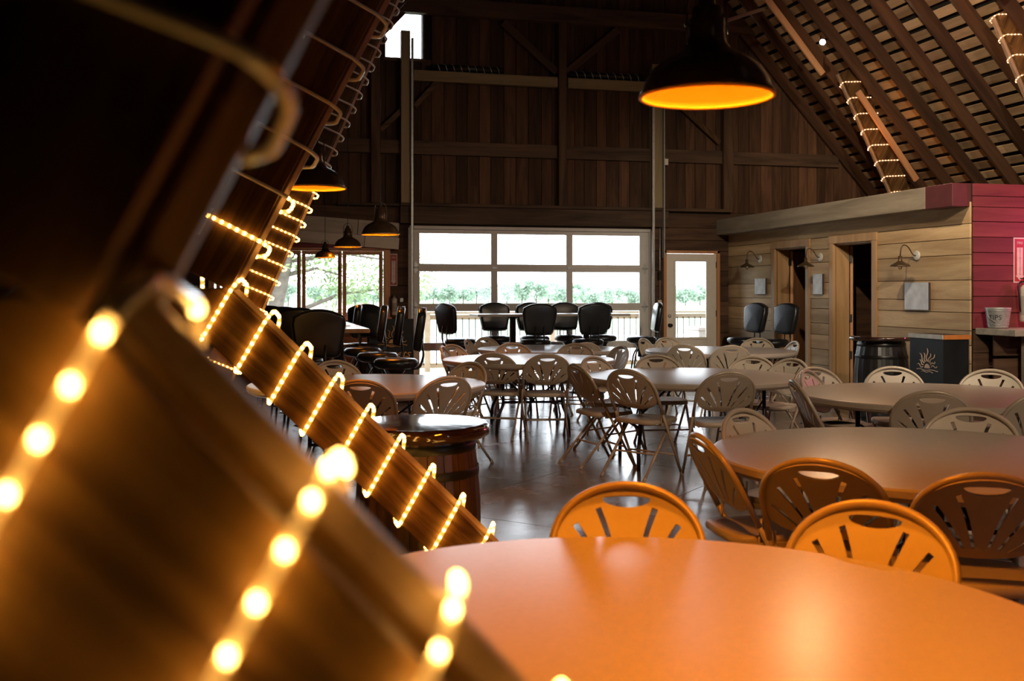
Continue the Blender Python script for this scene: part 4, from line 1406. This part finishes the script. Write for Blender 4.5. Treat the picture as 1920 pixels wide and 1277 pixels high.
stave_barrel('barrel_table', 'dark barrel table with lacquered live-edge slab by the second rib', 0.74, 4.82, 0.775, 0.26, 0.292, MT['barrel'], 0.345, MT['slab'])
stave_barrel('barrel_table', 'black barrel table with round top before the second dark doorway', 6.90, 10.45, 0.90, 0.25, 0.30, MT['blackbar'], 0.36, MT['slab'], 0.05)

# ------------------------------------------------------------------ sign podium, bar, chalk board
def sun_logo(parent, M_, w, mat):
    """rising sun of wavy rays over two lines, built as raised strokes in the local XZ plane"""
    k = w / 0.3
    mb = MB()
    arc = [(0.035 * k * math.cos(a), 0, 0.035 * k * math.sin(a)) for a in [PI * i / 12 for i in range(13)]]
    mb.add([M_ @ Vector((0, -0.001, 0))] + [M_ @ Vector((p[0], -0.001, p[2])) for p in arc], [(0, i + 1, i + 2) for i in range(12)])
    for i in range(9):
        a = PI * (0.06 + 0.88 * i / 8)
        ln = (0.125 if i % 2 == 0 else 0.10) * k * (0.85 + 0.3 * math.sin(a))
        pts = []
        for j in range(9):
            r_ = 0.052 * k + (ln - 0.04 * k) * j / 8
            off = 0.010 * k * math.sin(j / 8 * 2 * PI)
            pts.append(M_ @ Vector((math.cos(a) * r_ - math.sin(a) * off, -0.001, math.sin(a) * r_ + math.cos(a) * off)))
        mb.tube(pts, [0.0045 * k] * 7 + [0.0035 * k, 0.002 * k], 5)
    for (z, hw) in ((-0.014, 0.13), (-0.028, 0.07)):
        pts = [M_ @ Vector((hw * k * (i / 6 - 1), -0.001, z * k + 0.004 * k * math.sin(i * 0.9))) for i in range(13)]
        mb.tube(pts, 0.0035 * k, 5)
    mb.build('sun_emblem', mat, parent)


pd = thing('sign_podium', 'black podium box with a rising-sun emblem beside the black barrel', 'podium', (6.75, 9.15, 0))
MB().cbox(0.0, 0.30, 0.0, 0.56, 0.0, 0.965, 0.005).build('body', MT['board'], pd)
MB().cbox(-0.012, 0.0, -0.004, 0.572, 0.966, 1.012, 0.002).build('window_lit_edge_strip', MT['seatwhite'], pd)  # white here stands for the window reflected in the edge band
MB().cbox(-0.004, 0.315, -0.016, 0.0, 0.966, 1.012, 0.002).build('lamp_lit_edge_strip', MT['orange'], pd)  # same edge band, coloured orange in place of lamp light
MB().cbox(-0.002, 0.305, 0.0, 0.57, 0.966, 1.010, 0.002).build('top', MT['board'], pd)
RM = Matrix.Translation((-0.002, 0.26, 0.66)) @ Matrix.Rotation(-PI / 2, 4, 'Z')
sun_logo(pd, RM, 0.40, MT['cream'])
tm = text_mesh('Sunsets', 0.12, MT['gold'], 0.001, 0.3)
o = put('lettering', tm, pd, (-0.003, 0.26, 0.42), (PI / 2, 0, -PI / 2))

bc = thing('bar_counter', 'rough grey plank bar counter against the red wall', 'counter', (XR, 9.2, 0))
MB().cbox(0.03, 2.6, 0.0, 0.62, 0.985, 1.055, 0.006).build('counter_top', MT['grey'], bc)
for (px_, py_) in ((0.30, 0.1), (1.9, 0.1)):
    MB().cbox(px_, px_ + 0.14, py_, py_ + 0.14, 0, 0.984, 0.005).build('post', MT['greyy'], bc)
for z0 in (0.05, 0.30, 0.55, 0.80):
    MB().cbox(0.10, 2.5, 0.40, 0.43, z0 - 0.04, z0 + 0.18, 0.004).build('panel_board', MT['barnh'], bc)
bu = thing('tip_bucket', 'small galvanised bucket reading TIPS on the bar counter', 'bucket', (7.77, 9.62, 1.055))
MB().open_lathe([(0.0, 0.004), (0.095, 0.004), (0.098, 0.0), (0.104, 0.02), (0.1055, 0.045), (0.108, 0.05), (0.127, 0.19), (0.130, 0.195), (0.131, 0.21), (0.133, 0.215), (0.133, 0.225), (0.128, 0.225), (0.124, 0.19), (0.10, 0.01), (0.0, 0.008)], 40).build('pail', MT['galv'], bu)
MB().tube(fillet([(-0.135, 0, 0.205), (-0.137, -0.02, 0.12), (-0.10, -0.09, 0.07)], 0.04), 0.003, 5).build('bail', MT['galv'], bu)
for z in (0.045, 0.195):
    MB().tube([((0.106 + z * 0.12) * math.cos(a * PI / 16), (0.106 + z * 0.12) * math.sin(a * PI / 16), z) for a in range(32)], 0.0035, 5, True).build('hoop', MT['galv'], bu)
tm = text_mesh('TIPS', 0.075, MT['ink'], 0.0008)
th = math.atan2(-9.62, -7.77) - 0.25
for v in tm.vertices:
    a = th + v.co.x / 0.119
    r_ = 0.1195 + (v.co.y) * 0.11 + v.co.z
    v.co = (r_ * math.cos(a), r_ * math.sin(a), 0.118 + v.co.y)
put('lettering', tm, bu)


def extinguisher(lab, x, y, z, mat, sc=1.0, rz=0):
    t = thing('fire_extinguisher', lab, 'fire extinguisher', (x, y, z), rz, 'fire extinguishers')
    MB().lathe([(0.0, 0), (0.06 * sc, 0.0), (0.068 * sc, 0.02), (0.068 * sc, 0.36 * sc), (0.06 * sc, 0.40 * sc), (0.035 * sc, 0.425 * sc), (0.022 * sc, 0.43 * sc), (0.022 * sc, 0.46 * sc), (0, 0.46 * sc)], 24).build('cylinder', mat, t)
    MB().open_lathe([(0.0695 * sc, 0.08 * sc), (0.0695 * sc, 0.30 * sc)], 24).build('printed_label', MT['label'], t)
    MB().cbox(-0.07 * sc, 0.05 * sc, -0.012, 0.012, 0.46 * sc, 0.475 * sc, 0.003).cbox(-0.075 * sc, 0.03 * sc, -0.01, 0.01, 0.495 * sc, 0.508 * sc, 0.003).cbox(-0.02, 0.02, -0.015, 0.015, 0.45 * sc, 0.50 * sc, 0.003).build('valve_handle', MT['black'], t)
    MB().tube(fillet([(-0.02, 0, 0.47 * sc), (-0.11 * sc, 0, 0.45 * sc), (-0.10 * sc, -0.01, 0.30 * sc), (-0.085 * sc, -0.01, 0.12 * sc)], 0.05), 0.009, 6).build('hose', MT['black'], t)
    return t


extinguisher('white fire extinguisher on the wall left of the glazed door', 2.05, YW - 0.13, 1.10, MT['extw'], 0.62)
extinguisher('fire extinguisher on the red wall at the right edge', 8.20, YR - 0.14, 1.12, MT['extw'], 0.95)


def ext_sign(lab, x, y, z, w, h, fg):
    t = thing('extinguisher_sign', lab, 'sign', (x, y, z), 0, 'fire extinguisher signs')
    MB().cbox(-w / 2, w / 2, -0.004, 0, -h / 2, h / 2, 0.001).build('plate', fg, t)
    MB().cbox(-w * 0.42, w * 0.42, -0.006, -0.003, -h * 0.47, h * 0.47, 0.001).build('border', MT['signr'], t)
    mb = MB().cbox(-w * 0.24, w * 0.24, -0.008, -0.005, -h * 0.34, h * 0.28, 0.001)
    mb.add([(-w * 0.36, -0.0075, -h * 0.34), (w * 0.36, -0.0075, -h * 0.34), (0, -0.0075, -h * 0.45)], [(0, 1, 2)])
    mb.build('arrow', fg, t)
    tm = text_mesh('FIRE', w * 0.26, fg, 0.0005)
    put('lettering', tm, t, (0, -0.0075, h * 0.38), (PI / 2, 0, 0))
    word = '\n'.join('EXTINGUISHER')
    cu_h = h * 0.60 / 12
    tm = text_mesh('EXTINGUISHER', cu_h * 1.15, MT['signr'], 0.0005)
    # letters stacked downwards
    bpy.data.meshes.remove(tm)
    mbl = []
    for i, chh in enumerate('EXTINGUISHER'):
        tm = text_mesh(chh, cu_h * 1.12, MT['signr'], 0.0005)
        o = put('letter', tm, t, (0, -0.009, h * 0.245 - i * cu_h), (PI / 2, 0, 0))
    return t


ext_sign('red and white FIRE EXTINGUISHER sign with down arrow left of the glazed door', 2.05, YW - 0.03, 1.79, 0.115, 0.49, MT['signw'])
ext_sign('pink-lit FIRE EXTINGUISHER sign on the red bar wall', 8.21, YR - 0.03, 1.80, 0.16, 0.50, MT['signw'])

cb = thing('sign_board', 'black Sunsets event centre sign board with gold sun, under the extinguisher', 'sign board', (1.72, 13.6, 0.0), math.radians(-4))
MB().cbox(-0.30, 0.30, -0.01, 0.01, 0.0, 1.10, 0.004).build('panel', MT['board'], cb)
sun_logo(cb, Matrix.Translation((0.03, -0.011, 0.78)), 0.44, MT['gold'])
tm = text_mesh('Sunsets', 0.15, MT['gold'], 0.001, 0.35)
put('lettering', tm, cb, (0.03, -0.012, 0.64), (PI / 2, 0, 0))
tm = text_mesh('EVENT CENTER', 0.066, MT['gold'], 0.001)
put('lettering', tm, cb, (0.03, -0.012, 0.49), (PI / 2, 0, 0))


# ------------------------------------------------------------------ sconces and pictures on the plank wall
def sconce(lab, y, z):
    t = thing('wall_sconce', lab, 'lamp', (XR - 0.012, y, z), 0, 'gooseneck sconces on the plank wall')
    MB().lathe([(0.0, 0.0), (0.06, 0.0), (0.06, 0.012), (0.045, 0.02), (0.0, 0.022)], 24, Matrix.Rotation(-PI / 2, 4, 'Y')).build('wall_plate', MT['seatwhite'], t)
    MB().tube(fillet([(0, 0, 0), (-0.06, 0.0, 0.0), (-0.11, 0.0, 0.09), (-0.17, 0.0, 0.13), (-0.22, 0.0, 0.10), (-0.23, 0.0, -0.01)], 0.05), 0.007, 8).build('gooseneck_arm', MT['shade'], t)
    Mx = Matrix.Translation((-0.23, 0, -0.13))
    MB().open_lathe([(0.115, 0.0), (0.117, 0.006), (0.10, 0.022), (0.06, 0.045), (0.03, 0.062), (0.022, 0.075), (0.022, 0.12), (0.0, 0.125)], 28, Mx).build('lamp_shade', MT['shade'], t)
    MB().lathe([(0.0, -0.035), (0.016, -0.03), (0.022, -0.012), (0.016, 0.02), (0.012, 0.05), (0.0, 0.055)], 14, Mx).build('bulb', MT['clearbulb'], t)


sconce('gooseneck sconce left of the first dark doorway', 14.71, 1.96)
sconce('gooseneck sconce between the two dark doorways', 12.94, 1.93)
sconce('gooseneck sconce nearest the red wall, above the largest picture', 10.78, 1.88)


def picture(lab, y0, y1, z0, z1):
    t = thing('canvas_picture', lab, 'picture', (XR - 0.012, (y0 + y1) / 2, (z0 + z1) / 2), 0, 'canvas prints on the plank wall')
    hy, hz = (y1 - y0) / 2, (z1 - z0) / 2
    MB().cbox(-0.032, 0, -hy, hy, -hz, hz, 0.002).build('canvas_edge', MT['canvedge'], t)
    MB().cbox(-0.035, -0.031, -hy, hy, -hz, hz, 0.001).build('print', MT['canvas'], t)


picture('small pale canvas picture above the black stools', 14.49, 14.83, 1.42, 1.66)
picture('narrow bluish canvas picture between the doorways', 12.85, 13.09, 1.42, 1.70)
picture('square grey-blue canvas picture nearest the red wall', 10.53, 10.98, 1.24, 1.56)

# pink accent lamp behind the bar
l = bpy.data.lights.new('pink_bar_light', 'POINT'); l.energy = 42; l.color = (1.0, 0.10, 0.40); l.shadow_soft_size = 0.1
o = bpy.data.objects.new('pink_bar_light', l); o.location = (9.1, 9.0, 2.1); COL.objects.link(o)
l = bpy.data.lights.new('amber_bar_light', 'POINT'); l.energy = 9; l.color = (1.0, 0.30, 0.06); l.shadow_soft_size = 0.1
o = bpy.data.objects.new('amber_bar_light', l); o.location = (9.2, 9.3, 1.35); COL.objects.link(o)

# ------------------------------------------------------------------ outdoors
dk = struct(MB().box(-1.0, 11.0, YW + 0.15, 19.6, -0.30, -0.075).build('floor_deck', MT['joint']))
yy = YW + 0.16
while yy < 19.5:
    MB().cbox(-1.0, 11.0, yy, yy + 0.135, -0.075, -0.045, 0.003).build('deck_board', MT['deck'], dk)
    yy += 0.142
rl = thing('deck_railing', 'pale wooden deck railing with thin dark balusters outside the glass', 'railing', (0, 19.4, 0))
MB().cbox(-1.0, 11.0, -0.05, 0.09, 1.04, 1.08, 0.004).build('top_rail', MT['deck'], rl)
MB().cbox(-1.0, 11.0, 0.0, 0.04, 0.93, 1.02, 0.004).build('upper_rail', MT['deck'], rl)
MB().cbox(-1.0, 11.0, 0.0, 0.04, 0.02, 0.11, 0.004).build('lower_rail', MT['deck'], rl)
for x in (-0.9, 1.1, 3.15, 5.6, 8.0, 10.4):
    MB().cbox(x - 0.05, x + 0.05, -0.04, 0.06, -0.05, 1.039, 0.004).build('post', MT['deck'], rl)
bme = MB().tube([(0, 0, 0.08), (0, 0, 0.96)], 0.009, 6).mesh('baluster', MT['black'])
x = -0.8
while x < 10.9:
    put('baluster', bme, rl, (x, -0.012, 0))
    x += 0.125
cl = thing('deck_cooler', 'white storage chest on the deck behind the white door', 'chest', (8.55, 18.9, -0.045))
MB().cbox(-0.22, 0.30, -0.25, 0.25, 0.0, 0.75, 0.01).build('body', MT['seatwhite'], cl)
MB().cbox(-0.23, 0.31, -0.26, 0.26, 0.755, 0.82, 0.01).build('lid', MT['seatwhite'], cl)

ng = 40
vs, fs = [], []
for j in range(ng + 1):
    for i in range(ng + 1):
        x = -260 + 620 * i / ng
        y = 16.2 + (900 - 16.2) * (j / ng) ** 2.2
        d = (y - 16) / 250
        z = -0.5 - 1.1 * min(1, d)
        if y > 300:
            z += (y - 300) / 600 * (0.5 + 10 * max(0, min(1, (x - 120) / 150)))
        vs.append((x, y, z))
for j in range(ng):
    for i in range(ng):
        a = j * (ng + 1) + i
        fs.append((a, a + 1, a + ng + 2, a + ng + 1))
gr = struct(MB().add(vs, fs, True).build('ground', MT['grass']))
gr2 = struct(MB().box(-40, 60, 28, 46, -0.62, -0.52).build('path_gravel', MT['gravel']))
fd = struct(MB().add([(-100, 120, -0.8), (300, 120, -0.8), (300, 215, -1.2), (-100, 215, -1.2)], [(0, 1, 2, 3)]).build('ground_field', MT['field']))


def leaf_cloud(mb, c, rx, rz, n, sz, rnd):
    for _ in range(n):
        while True:
            p = Vector((rnd.uniform(-1, 1), rnd.uniform(-1, 1), rnd.uniform(-1, 1)))
            if 0.35 < p.length < 1:
                break
        q = Vector((c[0] + p.x * rx, c[1] + p.y * rx, c[2] + p.z * rz))
        a = Vector((rnd.gauss(0, 1), rnd.gauss(0, 1), rnd.gauss(0, 1))).normalized()
        b = a.orthogonal().normalized()
        s_ = sz * rnd.uniform(0.6, 1.4)
        mb.add([q + a * s_, q + b * s_ * 0.5, q - a * s_, q - b * s_ * 0.5], [(0, 1, 2, 3)])


rnd = random.Random(3)
TLAB = ['distant tree seen through the %s' % w for w in (
    'left pane of the glazed door, at its left bar', 'left pane of the glazed door, second from the left', 'left pane of the glazed door, in its middle', 'left pane, dipping before the taller crowns',
    'left pane, tallest crown beside the middle bar', 'glazed door, cut by the first middle bar', 'centre pane, first from the left', 'centre pane, left of the tallest crown', 'centre pane, tallest of the whole tree line',
    'centre pane, sloping down on the right', 'centre pane, low and cut by the second bar', 'right pane, first tall one from the left', 'right pane, low second one', 'right pane, low third one', 'right pane, dark small one before the hill',
    'right end of the glazed door, lowest bush', 'gap right of the glazed door', 'white door, left edge of its glass', 'white door, middle of its glass', 'white door, right edge of its glass', 'right light of the left window, right side',
    'right light of the left window, left side', 'middle light of the left window', 'left window, behind the near tree trunk', 'left window, hidden by the third rib', 'left window, farthest left')]
cx = [(780, 14), (812, 12), (842, 15), (868, 19), (893, 22), (915, 20), (950, 24), (978, 27), (1005, 28), (1028, 22), (1055, 12), (1080, 20), (1105, 11), (1128, 9), (1148, 14), (1190, 5),
      (1215, 10), (1250, 13), (1285, 17), (1312, 14), (700, 12), (665, 10), (630, 13), (590, 16), (540, 18), (500, 16)]
for i, (px_, up) in enumerate(cx):
    u_ = (px_ - 960) / 1950
    sY, cY = math.sin(YAW), math.cos(YAW)
    d = 215 + 14 * math.sin(i * 2.3)
    x, y = d * (sY + u_ * cY), d * (cY - u_ * sY)
    topz = 1.44 + (up + 5) / 1950 * d
    t = thing('tree', 'x', 'tree', (x, y, -1.4), 0, 'distant trees across the lawn')
    hgt = topz + 1.4
    t['label'] = TLAB[i]
    MB().tube([(0, 0, 0), (0.1, 0, hgt * 0.3), (0, 0, hgt * 0.6)], [0.16, 0.12, 0.05], 6).build('trunk', MT['bark'], t)
    mb = MB()
    ww = rnd.uniform(1.7, 2.3)
    for _ in range(14):
        c_ = (rnd.uniform(-1, 1) * ww, rnd.uniform(-1, 1), hgt * rnd.uniform(0.28, 0.80))
        leaf_cloud(mb, c_, ww * 0.55, hgt * 0.20, 170, 0.21, rnd)
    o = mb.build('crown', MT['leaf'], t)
    o['kind'] = 'stuff'
# big airy tree near the left window
for (bx, by, sz_, lab) in ((0.4, 31.0, 1.0, 'large light-leaved tree with dark boughs outside the left window'), (-5.0, 38.0, 1.2, 'second leafy tree further left outside the window')):
    t = thing('tree', lab, 'tree', (bx, by, -0.5))
    mb = MB()
    mb.tube([(0, 0, 0), (0.1, 0, 1.2), (0.45, 0, 2.6), (0.9, 0.1, 5)], [0.30, 0.24, 0.17, 0.08], 8)
    tips = []
    for _ in range(16):
        z = rnd.uniform(1.0, 3.6); a = rnd.uniform(0, 2 * PI); ln = rnd.uniform(1.6, 3.8)
        p0 = Vector((0.1 + z * 0.12, 0, z)); p2 = p0 + Vector((math.cos(a) * ln, math.sin(a) * ln * 0.7, ln * rnd.uniform(-0.1, 0.7)))
        p1 = (p0 + p2) / 2 + Vector((0, 0, 0.25))
        mb.tube([p0, p1, p2], [0.09, 0.05, 0.015], 5)
        tips += [p1, p2, p2 + Vector((rnd.uniform(-.6, .6), rnd.uniform(-.6, .6), rnd.uniform(-.3, .6)))]
    mb.build('trunk', MT['bark'], t)
    mb = MB()
    for p in tips:
        leaf_cloud(mb, p, 0.95 * sz_, 0.55 * sz_, 190, 0.075, rnd)
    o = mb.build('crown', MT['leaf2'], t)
    o['kind'] = 'stuff'
